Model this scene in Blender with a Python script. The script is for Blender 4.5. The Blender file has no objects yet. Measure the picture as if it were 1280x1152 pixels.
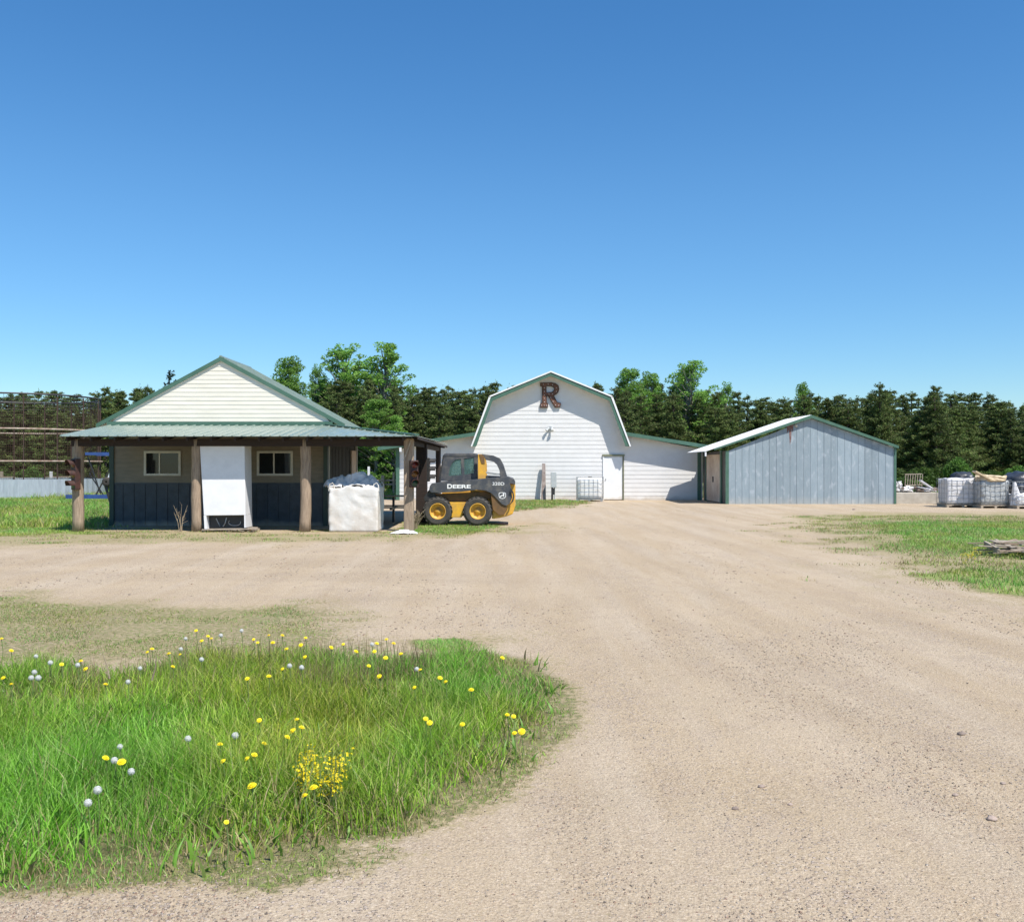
import bpy, bmesh, math, random
import numpy as np
from mathutils import Vector, Matrix

random.seed(7); RNG = np.random.default_rng(11)
S = bpy.context.scene
COL = S.collection
F, CX, HY, EYE = 1200.0, 640.0, 583.0, 1.6        # focal length in photo pixels, horizon row, eye height

# ------------------------------------------------------------------ camera, sky, sun, exposure
cam_d = bpy.data.cameras.new('camera'); cam = bpy.data.objects.new('camera', cam_d); COL.objects.link(cam)
cam.location = (0, 0, EYE); cam.rotation_euler = (math.radians(90), 0, 0)
cam_d.sensor_width = 36; cam_d.lens = 36 * F / 1280; cam_d.shift_y = 7 / 1280
cam_d.clip_start = 0.1; cam_d.clip_end = 3000
S.camera = cam
SUN_EL, SUN_AZ = 58.0, 40.0                        # azimuth: degrees to the right of straight behind the camera
world = bpy.data.worlds.new('World'); S.world = world; world.use_nodes = True
wn = world.node_tree; wn.nodes.clear()
sky = wn.nodes.new('ShaderNodeTexSky'); sky.sky_type = 'NISHITA'; sky.sun_disc = False
sky.sun_elevation = math.radians(SUN_EL); sky.sun_rotation = math.radians(180 - SUN_AZ)
sky.altitude = 0; sky.air_density = 1.05; sky.dust_density = 0.05; sky.ozone_density = 2.2
hs = wn.nodes.new('ShaderNodeHueSaturation'); hs.inputs['Saturation'].default_value = 1.27; hs.inputs['Hue'].default_value = 0.502
bg = wn.nodes.new('ShaderNodeBackground'); bg.inputs['Strength'].default_value = 0.11
wo = wn.nodes.new('ShaderNodeOutputWorld')
wt = wn.nodes.new('ShaderNodeTexCoord'); wsx = wn.nodes.new('ShaderNodeSeparateXYZ'); wmr = wn.nodes.new('ShaderNodeMapRange'); wmr.interpolation_type = 'SMOOTHSTEP'
wmr.inputs['From Min'].default_value = -.02; wmr.inputs['From Max'].default_value = .30
wmx = wn.nodes.new('ShaderNodeMix'); wmx.data_type = 'RGBA'; wmx.inputs['A'].default_value = (.66, .80, .95, 1); wmx.inputs['B'].default_value = (.95, 1.01, 1.05, 1)
wml = wn.nodes.new('ShaderNodeMix'); wml.data_type = 'RGBA'; wml.blend_type = 'MULTIPLY'; wml.inputs['Factor'].default_value = 1
wn.links.new(wt.outputs['Generated'], wsx.inputs[0]); wn.links.new(wsx.outputs['Z'], wmr.inputs['Value']); wn.links.new(wmr.outputs[0], wmx.inputs['Factor'])
wn.links.new(sky.outputs[0], wml.inputs['A']); wn.links.new(wmx.outputs['Result'], wml.inputs['B']); wn.links.new(wml.outputs['Result'], hs.inputs['Color']); wn.links.new(hs.outputs[0], bg.inputs['Color']); wn.links.new(bg.outputs[0], wo.inputs[0])
sd = bpy.data.lights.new('sun', 'SUN'); sd.energy = 5.0; sd.angle = math.radians(0.53); sd.color = (1.0, 0.955, 0.89)
sun = bpy.data.objects.new('sun', sd); COL.objects.link(sun)
e, a = math.radians(SUN_EL), math.radians(SUN_AZ)
to_sun = Vector((math.sin(a) * math.cos(e), -math.cos(a) * math.cos(e), math.sin(e)))
sun.rotation_euler = to_sun.to_track_quat('Z', 'Y').to_euler(); sun.location = (20, -20, 40)
S.view_settings.view_transform = 'Standard'; S.view_settings.look = 'None'
S.view_settings.exposure = 0.42; S.view_settings.gamma = 1
S.cycles.max_bounces = 6; S.cycles.transparent_max_bounces = 8

# ------------------------------------------------------------------ helpers
def G(px, py):                                     # photo pixel on the flat ground -> world x, y
    d = py - HY
    return ((px - CX) * EYE / d, EYE * F / d)
def P(px, py, Y):
    return ((px - CX) * Y / F, Y, EYE - (py - HY) * Y / F)
def WX(px, Y): return (px - CX) * Y / F
def WZ(py, Y): return EYE - (py - HY) * Y / F

def tag(o, label=None, cat=None, group=None, kind=None):
    if label: o['label'] = label
    if cat: o['category'] = cat
    if group: o['group'] = group
    if kind: o['kind'] = kind
    return o
def thing(name, label, cat, loc=(0, 0, 0), rz=0, group=None):
    o = bpy.data.objects.new(name, None); COL.objects.link(o); o.location = loc; o.rotation_euler = (0, 0, rz)
    o.empty_display_size = 0.1
    return tag(o, label, cat, group)

class MB:
    def __init__(s): s.v = []; s.f = []
    def add(s, vs, fs):
        n = len(s.v); s.v += [tuple(v) for v in vs]; s.f += [tuple(i + n for i in f) for f in fs]; return s
    def box(s, x0, x1, y0, y1, z0, z1):
        return s.add([(x0,y0,z0),(x1,y0,z0),(x1,y1,z0),(x0,y1,z0),(x0,y0,z1),(x1,y0,z1),(x1,y1,z1),(x0,y1,z1)],
            [(3,2,1,0),(4,5,6,7),(0,1,5,4),(1,2,6,5),(2,3,7,6),(3,0,4,7)])
    def hexa(s, p):                                # 8 corners: bottom ring then top ring
        return s.add(p, [(3,2,1,0),(4,5,6,7),(0,1,5,4),(1,2,6,5),(2,3,7,6),(3,0,4,7)])
    def bar(s, a, b, w, h=None, up=(0,0,1)):       # rectangular bar from a to b
        h = h or w; a = Vector(a); b = Vector(b); d = (b - a).normalized(); u = Vector(up)
        if abs(d.dot(u)) > .98: u = Vector((0, 1, 0))
        r = d.cross(u).normalized(); u = r.cross(d)
        r *= w / 2; u *= h / 2
        return s.hexa([a-r-u, a+r-u, b+r-u, b-r-u, a-r+u, a+r+u, b+r+u, b-r+u])
    def tube(s, pts, r, n=8, caps=True):
        pts = [Vector(p) for p in pts]; m = len(pts); rs = r if isinstance(r, (list, tuple)) else [r] * m
        vs = []
        for i, p in enumerate(pts):
            d = (pts[min(i+1, m-1)] - pts[max(i-1, 0)]).normalized()
            u = Vector((0, 0, 1)) if abs(d.z) < .9 else Vector((0, 1, 0))
            x = d.cross(u).normalized(); y = x.cross(d)
            for k in range(n):
                t = 2 * math.pi * k / n; vs.append(p + (x * math.cos(t) + y * math.sin(t)) * rs[i])
        fs = [(i*n+k, i*n+(k+1)%n, (i+1)*n+(k+1)%n, (i+1)*n+k) for i in range(m-1) for k in range(n)]
        if caps: fs += [tuple(range(n))[::-1], tuple((m-1)*n+k for k in range(n))]
        return s.add(vs, fs)
    def prism(s, pts, y0, y1):                     # polygon in XZ, extruded along Y (pts counter-clockwise seen from -Y)
        n = len(pts)
        vs = [(x, y0, z) for x, z in pts] + [(x, y1, z) for x, z in pts]
        return s.add(vs, [tuple(range(n)), tuple(range(2*n-1, n-1, -1))] + [(i, i+n, (i+1)%n+n, (i+1)%n) for i in range(n)])
    def slab(s, pts, t):                           # planar polygon in 3D, thickened downward by t
        n = len(pts); vs = list(pts) + [(x, y, z - t) for x, y, z in pts]
        return s.add(vs, [tuple(range(n)), tuple(range(2*n-1, n-1, -1))] + [(i, i+n, (i+1)%n+n, (i+1)%n) for i in range(n)])
    def ball(s, c, r, n=8, m=6, sz=(1,1,1), jit=0):
        vs = [(c[0], c[1], c[2] + r*sz[2])]
        for i in range(1, m):
            ph = math.pi * i / m
            for k in range(n):
                t = 2*math.pi*k/n; j = 1 + random.uniform(-jit, jit)
                vs.append((c[0]+r*sz[0]*j*math.sin(ph)*math.cos(t), c[1]+r*sz[1]*j*math.sin(ph)*math.sin(t), c[2]+r*sz[2]*j*math.cos(ph)))
        vs.append((c[0], c[1], c[2] - r*sz[2])); L = len(vs) - 1
        fs = [(0, 1+k, 1+(k+1)%n) for k in range(n)]
        fs += [(1+i*n+k, 1+(i+1)*n+k, 1+(i+1)*n+(k+1)%n, 1+i*n+(k+1)%n) for i in range(m-2) for k in range(n)]
        fs += [(L, 1+(m-2)*n+(k+1)%n, 1+(m-2)*n+k) for k in range(n)]
        return s.add(vs, fs)
    def ring(s, c, r, t, axis='y', n=28, m=8, sz=1):     # torus
        vs = []
        for i in range(n):
            A = 2*math.pi*i/n
            for k in range(m):
                B = 2*math.pi*k/m; q = r + t*math.cos(B); w = t*math.sin(B)*sz
                if axis == 'y': vs.append((c[0]+q*math.cos(A), c[1]+w, c[2]+q*math.sin(A)))
                elif axis == 'z': vs.append((c[0]+q*math.cos(A), c[1]+q*math.sin(A), c[2]+w))
                else: vs.append((c[0]+w, c[1]+q*math.cos(A), c[2]+q*math.sin(A)))
        return s.add(vs, [(i*m+k, i*m+(k+1)%m, ((i+1)%n)*m+(k+1)%m, ((i+1)%n)*m+k) for i in range(n) for k in range(m)])
    def lathe_y(s, c, prof, n=32):                 # profile (radius, y offset) spun round a Y axis
        vs = []
        for r, y in prof:
            for k in range(n):
                t = 2*math.pi*k/n; vs.append((c[0]+r*math.cos(t), c[1]+y, c[2]+r*math.sin(t)))
        m = len(prof)
        return s.add(vs, [(i*n+k, i*n+(k+1)%n, (i+1)*n+(k+1)%n, (i+1)*n+k) for i in range(m-1) for k in range(n)])
    def build(s, name, m, parent=None, local=False, smooth=False, bevel=0):
        me = bpy.data.meshes.new(name)
        v = s.v
        if parent is not None and not local:
            M = (Matrix.Translation(parent.location) @ parent.rotation_euler.to_matrix().to_4x4()).inverted() if parent.parent is None else None
            if M is not None: v = [tuple(M @ Vector(p)) for p in v]
            else:
                g = parent.parent
                M = (Matrix.Translation(g.location) @ g.rotation_euler.to_matrix().to_4x4()).inverted(); v = [tuple(M @ Vector(p)) for p in v]
        me.from_pydata(v, [], s.f); me.update()
        bm = bmesh.new(); bm.from_mesh(me); bmesh.ops.recalc_face_normals(bm, faces=bm.faces[:]); bm.to_mesh(me); bm.free()
        if smooth: me.polygons.foreach_set('use_smooth', [True]*len(me.polygons))
        o = bpy.data.objects.new(name, me); COL.objects.link(o); me.materials.append(m)
        if parent is not None: o.parent = parent
        if bevel:
            b = o.modifiers.new('bevel', 'BEVEL'); b.width = bevel; b.segments = 2; b.limit_method = 'ANGLE'; b.angle_limit = math.radians(40)
        return o

def copy_tree(o, parent=None):
    c = o.copy(); COL.objects.link(c)
    if parent is not None: c.parent = parent
    for ch in list(o.children):
        copy_tree(ch, c)
    return c

def np_mesh(name, V, Fc, mat_, parent=None, attr=None, smooth=False):
    # V (n,3), Fc (m,k) equal-sized faces; attr: dict name -> (n,3) colours per vertex
    me = bpy.data.meshes.new(name); n, (m, k) = len(V), Fc.shape
    me.vertices.add(n); me.vertices.foreach_set('co', np.asarray(V, np.float32).ravel())
    me.loops.add(m*k); me.loops.foreach_set('vertex_index', Fc.astype(np.int32).ravel())
    me.polygons.add(m); me.polygons.foreach_set('loop_start', np.arange(0, m*k, k, dtype=np.int32))
    try: me.polygons.foreach_set('loop_total', np.full(m, k, np.int32))
    except Exception: pass
    me.update(calc_edges=True)
    if attr:
        for an, c in attr.items():
            A = me.color_attributes.new(an, 'FLOAT_COLOR', 'POINT')
            full = np.ones((n, 4), np.float32); full[:, :3] = c; A.data.foreach_set('color', full.ravel())
    if smooth: me.polygons.foreach_set('use_smooth', np.ones(m, bool))
    me.materials.append(mat_)
    o = bpy.data.objects.new(name, me); COL.objects.link(o)
    if parent is not None: o.parent = parent
    return o

def vn(x, y, seed=0):                              # smooth value noise, 0..1
    xi = np.floor(x).astype(np.int64); yi = np.floor(y).astype(np.int64); fx = x - xi; fy = y - yi
    fx = fx*fx*(3-2*fx); fy = fy*fy*(3-2*fy)
    def h(i, j):
        q = (i*374761393 + j*668265263 + seed*1442695041) & 0xffffffff
        q = ((q ^ (q >> 13)) * 1274126177) & 0xffffffff
        return ((q ^ (q >> 16)) & 0xffff) / 65535.0
    return (h(xi, yi)*(1-fx)+h(xi+1, yi)*fx)*(1-fy) + (h(xi, yi+1)*(1-fx)+h(xi+1, yi+1)*fx)*fy
def fbm(x, y, seed=0, o=3):
    t = 0; a_ = .5; n = 0
    for i in range(o): t = t + a_*vn(x*2**i, y*2**i, seed+i*17); n += a_; a_ *= .5
    return t / n

ORD = 'first second third fourth fifth sixth seventh eighth ninth tenth eleventh twelfth thirteenth fourteenth fifteenth sixteenth seventeenth eighteenth nineteenth twentieth'.split()
SERIES = {}
def series(o, px_, kind_, where_):                 # label one of a row by its place, counted from the left
    SERIES.setdefault((kind_, where_), []).append((px_, o))
def name_series():
    for (kind_, where_), lst in SERIES.items():
        lst.sort(key=lambda q: q[0]); n = len(lst)
        for i, (_, o) in enumerate(lst):
            side, k = ('left', i) if i < (n+1)//2 else ('right', n-1-i)
            if n == 1: o['label'] = f'{kind_} {where_}'
            elif k == 0: o['label'] = f'{side}most {kind_} {where_}'
            else: o['label'] = f'{ORD[k]} {kind_} from the {side} {where_}'

# ------------------------------------------------------------------ materials
def mat(name, c1, c2=None, rough=.7, metal=0, scale=6, stretch=(1,1,1), bump=0, bscale=None, spec=.5, fac=(.35,.65), detail=6, coord='Object', rand=0, foot=0):
    m = bpy.data.materials.new(name); m.use_nodes = True; nt = m.node_tree; N = nt.nodes; L = nt.links
    b = N['Principled BSDF']; b.inputs['Roughness'].default_value = rough; b.inputs['Metallic'].default_value = metal
    b.inputs['Specular IOR Level'].default_value = spec
    if c2 is None: c2 = tuple(x*.8 for x in c1)
    tc = N.new('ShaderNodeTexCoord'); mp = N.new('ShaderNodeMapping'); mp.inputs['Scale'].default_value = stretch
    L.new(tc.outputs[coord], mp.inputs['Vector'])
    nz = N.new('ShaderNodeTexNoise'); nz.inputs['Scale'].default_value = scale; nz.inputs['Detail'].default_value = detail; nz.inputs['Roughness'].default_value = .65
    L.new(mp.outputs[0], nz.inputs['Vector'])
    cr = N.new('ShaderNodeMapRange'); cr.inputs['From Min'].default_value = fac[0]; cr.inputs['From Max'].default_value = fac[1]
    L.new(nz.outputs['Fac'], cr.inputs['Value'])
    mx = N.new('ShaderNodeMix'); mx.data_type = 'RGBA'; mx.inputs['A'].default_value = (*c1, 1); mx.inputs['B'].default_value = (*c2, 1)
    L.new(cr.outputs[0], mx.inputs['Factor'])
    out = mx.outputs['Result']
    if rand:
        oi = N.new('ShaderNodeObjectInfo'); mr = N.new('ShaderNodeMapRange'); mr.inputs['To Min'].default_value = 1-rand; mr.inputs['To Max'].default_value = 1+rand
        L.new(oi.outputs['Random'], mr.inputs['Value']); hv = N.new('ShaderNodeHueSaturation'); L.new(mr.outputs[0], hv.inputs['Value']); L.new(out, hv.inputs['Color']); out = hv.outputs[0]
    if foot:                                       # splashed soil along the foot of a wall
        sp2 = N.new('ShaderNodeSeparateXYZ'); L.new(tc.outputs['Object'], sp2.inputs[0])
        n4 = N.new('ShaderNodeTexNoise'); n4.inputs['Scale'].default_value = 2.5; n4.inputs['Detail'].default_value = 7; L.new(tc.outputs['Object'], n4.inputs['Vector'])
        ad = N.new('ShaderNodeMath'); ad.operation = 'MULTIPLY_ADD'; L.new(n4.outputs['Fac'], ad.inputs[0]); ad.inputs[1].default_value = -foot*2.2; L.new(sp2.outputs['Z'], ad.inputs[2])
        r4 = N.new('ShaderNodeMapRange'); r4.inputs['From Min'].default_value = foot*.2; r4.inputs['From Max'].default_value = -foot*1.1; r4.inputs['To Max'].default_value = .75; L.new(ad.outputs[0], r4.inputs['Value'])
        m4 = N.new('ShaderNodeMix'); m4.data_type = 'RGBA'; m4.inputs['B'].default_value = (.40,.33,.25,1); L.new(r4.outputs[0], m4.inputs['Factor']); L.new(out, m4.inputs['A']); out = m4.outputs['Result']
    L.new(out, b.inputs['Base Color'])
    if bump:
        n2 = N.new('ShaderNodeTexNoise'); n2.inputs['Scale'].default_value = bscale or scale*3; n2.inputs['Detail'].default_value = 5
        L.new(mp.outputs[0], n2.inputs['Vector']); bp = N.new('ShaderNodeBump'); bp.inputs['Strength'].default_value = 1; bp.inputs['Distance'].default_value = bump
        L.new(n2.outputs['Fac'], bp.inputs['Height']); L.new(bp.outputs[0], b.inputs['Normal'])
    m['b'] = 1
    return m

def leaf_mat(name, attr='col', trans=.35, rough=.55, rand=.0, sat=1.0):
    m = bpy.data.materials.new(name); m.use_nodes = True; nt = m.node_tree; N = nt.nodes; L = nt.links
    b = N['Principled BSDF']; b.inputs['Roughness'].default_value = rough; b.inputs['Specular IOR Level'].default_value = .3
    at = N.new('ShaderNodeAttribute'); at.attribute_name = attr
    out = at.outputs['Color']
    oi = N.new('ShaderNodeObjectInfo'); mr = N.new('ShaderNodeMapRange'); mr.inputs['To Min'].default_value = 1-rand; mr.inputs['To Max'].default_value = 1+rand
    L.new(oi.outputs['Random'], mr.inputs['Value']); hv = N.new('ShaderNodeHueSaturation'); hv.inputs['Saturation'].default_value = sat
    L.new(mr.outputs[0], hv.inputs['Value']); L.new(out, hv.inputs['Color']); out = hv.outputs[0]
    L.new(out, b.inputs['Base Color'])
    tr = N.new('ShaderNodeBsdfTranslucent'); L.new(out, tr.inputs['Color'])
    ms = N.new('ShaderNodeMixShader'); ms.inputs[0].default_value = trans
    L.new(b.outputs[0], ms.inputs[1]); L.new(tr.outputs[0], ms.inputs[2]); L.new(ms.outputs[0], N['Material Output'].inputs[0])
    return m

M = {}
M['siding'] = mat('barn_siding', (.70,.69,.67), (.655,.64,.615), .55, scale=1.3, stretch=(1.6,1,2.4), bump=.002, bscale=9, foot=.16)
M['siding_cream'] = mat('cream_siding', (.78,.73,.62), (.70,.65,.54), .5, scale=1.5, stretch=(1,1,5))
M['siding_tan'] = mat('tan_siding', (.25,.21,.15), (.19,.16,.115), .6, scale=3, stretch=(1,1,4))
M['green'] = mat('green_trim', (.055,.125,.085), (.075,.155,.11), .45, scale=4)
M['green_in_shade'] = mat('green_trim_painted_shade', (.022,.048,.036), (.03,.06,.045), .5, scale=4)  # green trim darkened: the porch shade is painted into the colour
M['green_roof'] = mat('green_roof_metal', (.20,.26,.22), (.27,.32,.265), .27, scale=1.6, stretch=(3,1,1), spec=.7, bump=.002, bscale=4)
M['roofwhite'] = mat('galvanised_roof', (.82,.82,.80), (.72,.72,.70), .5, metal=.0, scale=3, spec=.6)
M['wainscot'] = mat('blue_grey_wainscot', (.048,.066,.085), (.026,.038,.052), .5, scale=4, foot=.12)
M['sidepanel'] = mat('dark_grey_panels', (.07,.07,.065), (.045,.045,.042), .6, scale=5, stretch=(1,1,.2))
M['wood'] = mat('weathered_post', (.40,.30,.21), (.22,.16,.11), .85, scale=7, stretch=(5,5,.5), bump=.012, bscale=9)
M['wood2'] = mat('grey_board', (.45,.38,.29), (.26,.21,.16), .85, scale=8, stretch=(1,3,3), bump=.004)
M['darkwood'] = mat('dark_stained_wood', (.032,.018,.013), (.02,.013,.01), .8, scale=8, stretch=(.5,3,3), bump=.004)
M['window_white'] = mat('window_vinyl', (.62,.60,.52), (.52,.5,.44), .5)
M['whitepaint'] = mat('white_paint', (.78,.78,.78), (.70,.70,.70), .45, scale=3)
M['doorwhite'] = mat('door_white', (.80,.80,.78), (.74,.74,.72), .4, scale=2, foot=.15)
M['black'] = mat('black_metal', (.02,.02,.022), (.035,.033,.03), .5, scale=8)
M['rubber'] = mat('tyre_rubber', (.035,.034,.033), (.075,.065,.055), .85, scale=10, bump=.004)
M['yellow'] = mat('machine_yellow', (.78,.42,.03), (.50,.28,.07), .5, scale=4, bump=.002, spec=.5)
M['rim'] = mat('rim_yellow', (.80,.45,.04), (.42,.24,.08), .55, scale=8)
M['brownyel'] = mat('brown_and_shaded_yellow', (.20,.10,.03), (.12,.07,.03), .7, scale=6)  # painted shade beneath the loader arm; also used for the brown pillar cap
M['armgrey'] = mat('arm_charcoal', (.06,.065,.075), (.15,.14,.125), .5, scale=5, fac=(.45,.72), spec=.4)
M['decal'] = mat('decal_white', (.85,.85,.83), (.8,.8,.78), .4)
M['rust'] = mat('rusty_steel', (.085,.045,.034), (.05,.032,.026), .85, scale=14, bump=.003)
M['rustwire'] = mat('rusty_wire', (.10,.055,.038), (.06,.036,.026), .9, scale=6)
M['darkwire'] = mat('dark_ring_pipe', (.03,.03,.04), (.05,.04,.04), .6)
M['ringpale'] = mat('pale_rusty_hoop', (.42,.35,.28), (.22,.13,.09), .8, scale=4)
M['redsignal'] = mat('faded_red_signal', (.075,.026,.019), (.03,.016,.013), .6, scale=12)
M['corr'] = mat('galvanised_corrugated', (.46,.50,.54), (.36,.39,.43), .45, metal=.3, scale=3, stretch=(4,4,.6))
M['blue'] = mat('blue_paint', (.035,.09,.30), (.03,.065,.2), .4)
M['bagwhite'] = mat('bulk_bag_weave', (.70,.68,.64), (.50,.42,.33), .8, scale=1.6, bump=.006, bscale=14, fac=(.42,.75))
M['plasticblue'] = mat('pale_blue_plastic_sheet', (.66,.65,.63), (.50,.49,.48), .3, scale=5, bump=.012, bscale=10)
M['litter'] = mat('white_plastic_litter', (.75,.74,.74), (.6,.58,.58), .5, scale=12, bump=.01)
M['concrete'] = mat('pale_concrete', (.50,.46,.39), (.38,.34,.28), .9, scale=3, bump=.004)
M['wire'] = mat('galvanised_wire', (.45,.46,.46), (.3,.3,.29), .45, metal=.5, scale=9)
M['tank'] = mat('tote_plastic', (.84,.84,.82), (.74,.73,.70), .45, scale=4)
M['greyfilm'] = mat('grey_film', (.50,.51,.50), (.30,.32,.33), .35, scale=6, bump=.01)
M['card'] = mat('tan_cardboard', (.62,.50,.33), (.5,.39,.25), .8, scale=5, bump=.01)
M['tarp'] = mat('black_tarp', (.02,.022,.028), (.05,.055,.065), .4, scale=6, bump=.03, bscale=5)
M['pink'] = mat('pinkish_board', (.36,.30,.27), (.18,.13,.11), .8, scale=4)
M['plywood'] = mat('stained_plywood_door', (.66,.56,.46), (.46,.34,.26), .8, scale=1.2)
M['cabgrey'] = mat('grey_cabinet', (.48,.50,.50), (.40,.42,.42), .5, scale=5)
M['stalk'] = mat('dry_stalk', (.36,.29,.19), (.24,.18,.12), .9, scale=10)
M['bark'] = mat('pine_bark', (.13,.095,.075), (.06,.045,.04), .95, scale=5, stretch=(3,3,.6), bump=.02)
M['barkpale'] = mat('pale_bark', (.30,.28,.24), (.16,.14,.11), .9, scale=5, stretch=(3,3,.8))
M['petal'] = mat('dandelion_yellow', (.92,.78,.015), (.90,.68,.01), .6, scale=30)
M['puff'] = mat('dandelion_seed_white', (.72,.72,.68), (.5,.51,.48), .9, scale=80)
M['stem'] = mat('green_stem', (.12,.22,.05), (.16,.17,.06), .7, scale=20)
M['stone'] = mat('fieldstone', (.36,.28,.23), (.22,.17,.14), .85, scale=18, bump=.006, rand=.3)
M['leaf_grass'] = leaf_mat('grass_blade', trans=.35, rough=.45)
M['leaf_pine'] = leaf_mat('pine_needles', trans=.22, rough=.7, rand=.22)
M['leaf_broad'] = leaf_mat('broad_leaves', trans=.45, rough=.6, rand=.12)
M['gravelmat'] = leaf_mat('gravel_stones', trans=0.0, rough=.85)
def glass(name, col, rough=.06, alpha=.0):
    m = bpy.data.materials.new(name); m.use_nodes = True; N = m.node_tree.nodes; L = m.node_tree.links
    b = N['Principled BSDF']; b.inputs['Base Color'].default_value = (*col, 1); b.inputs['Roughness'].default_value = rough
    b.inputs['Specular IOR Level'].default_value = .6
    if alpha:
        t = N.new('ShaderNodeBsdfTransparent'); t.inputs[0].default_value = (.75,.85,.83,1); ms = N.new('ShaderNodeMixShader'); ms.inputs[0].default_value = alpha
        L.new(b.outputs[0], ms.inputs[1]); L.new(t.outputs[0], ms.inputs[2]); L.new(ms.outputs[0], N['Material Output'].inputs[0])
    return m
M['glass'] = glass('dark_window_glass', (.012,.014,.016))
M['cabglass'] = glass('cab_glass', (.14,.26,.25), .1, .7)
M['fluff'] = glass('seed_fluff', (.70,.70,.67), .95, .55); M['fluff'].node_tree.nodes['Transparent BSDF'].inputs[0].default_value = (1,1,1,1)
M['lensred'] = glass('red_lens', (.12,.01,.01), .3); M['lensamber'] = glass('amber_lens', (.16,.07,.01), .3); M['lensgreen'] = glass('green_lens', (.01,.06,.04), .3)

def metal_panel_mat():                             # weathered blue-grey siding: every panel a little different, streaks, rust run
    m = mat('blue_grey_metal_siding', (.30,.36,.395), (.235,.295,.33), .5, metal=.0, scale=2.2, stretch=(2,1,.7), bump=.006, bscale=2.5, fac=(.3,.7))
    nt = m.node_tree; N = nt.nodes; L = nt.links; b = N['Principled BSDF']
    src = b.inputs['Base Color'].links[0].from_socket
    tc = N.new('ShaderNodeTexCoord'); sp = N.new('ShaderNodeSeparateXYZ'); L.new(tc.outputs['Object'], sp.inputs[0])
    fl = N.new('ShaderNodeMath'); fl.operation = 'MULTIPLY'; fl.inputs[1].default_value = 1/.583; L.new(sp.outputs['X'], fl.inputs[0])
    f2 = N.new('ShaderNodeMath'); f2.operation = 'FLOOR'; L.new(fl.outputs[0], f2.inputs[0])
    wn_ = N.new('ShaderNodeTexWhiteNoise'); wn_.noise_dimensions = '1D'; L.new(f2.outputs[0], wn_.inputs['W'])
    mr = N.new('ShaderNodeMapRange'); mr.inputs['To Min'].default_value = .88; mr.inputs['To Max'].default_value = 1.1; L.new(wn_.outputs['Value'], mr.inputs['Value'])
    hv = N.new('ShaderNodeHueSaturation'); L.new(mr.outputs[0], hv.inputs['Value']); L.new(src, hv.inputs['Color'])
    st = N.new('ShaderNodeTexNoise'); st.inputs['Scale'].default_value = 3.5; st.inputs['Detail'].default_value = 8; mp = N.new('ShaderNodeMapping'); mp.inputs['Scale'].default_value = (1.5,1,.8)
    mp.inputs['Rotation'].default_value = (0, .5, 0)
    L.new(tc.outputs['Object'], mp.inputs[0]); L.new(mp.outputs[0], st.inputs['Vector'])
    r2 = N.new('ShaderNodeMapRange'); r2.inputs['From Min'].default_value = .56; r2.inputs['From Max'].default_value = .68; r2.inputs['To Max'].default_value = .45; L.new(st.outputs['Fac'], r2.inputs['Value'])
    mx = N.new('ShaderNodeMix'); mx.data_type = 'RGBA'; mx.inputs['B'].default_value = (.46,.50,.54,1); L.new(r2.outputs[0], mx.inputs['Factor']); L.new(hv.outputs[0], mx.inputs['A'])
    # pale splash of dust along the foot
    dz = N.new('ShaderNodeMapRange'); dz.inputs['From Min'].default_value = .35; dz.inputs['From Max'].default_value = 0; dz.inputs['To Max'].default_value = .55; L.new(sp.outputs['Z'], dz.inputs['Value'])
    dm = N.new('ShaderNodeMath'); dm.operation = 'MULTIPLY'; L.new(dz.outputs[0], dm.inputs[0]); L.new(st.outputs['Fac'], dm.inputs[1])
    m3 = N.new('ShaderNodeMix'); m3.data_type = 'RGBA'; m3.inputs['B'].default_value = (.55,.47,.36,1); L.new(dm.outputs[0], m3.inputs['Factor']); L.new(mx.outputs['Result'], m3.inputs['A'])
    L.new(m3.outputs['Result'], b.inputs['Base Color'])
    return m
M['shedblue'] = metal_panel_mat()

# ------------------------------------------------------------------ where grass grows (world-space patches)
def poly_world(pts): return np.array([G(*p) for p in pts])
def inside_dist(P2, x, y):                          # signed distance, positive inside
    d = np.full(x.shape, 1e9); ins = np.zeros(x.shape, bool); n = len(P2)
    for i in range(n):
        ax, ay = P2[i]; bx, by = P2[(i+1) % n]; dx, dy = bx-ax, by-ay
        t = np.clip(((x-ax)*dx+(y-ay)*dy)/(dx*dx+dy*dy+1e-12), 0, 1)
        d = np.minimum(d, np.hypot(x-ax-t*dx, y-ay-t*dy))
        c = ((ay > y) != (by > y)) & (x < (bx-ax)*(y-ay)/(by-ay+1e-12)+ax); ins ^= c
    return np.where(ins, d, -d)
TALL = poly_world([(-260,832),(0,838),(60,828),(150,836),(230,820),(330,818),(500,822),(600,815),(660,826),(695,850),(706,890),(690,925),(650,962),(600,1010),(520,1045),(430,1062),(300,1078),(120,1095),(-40,1110),(-300,1125)])
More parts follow.
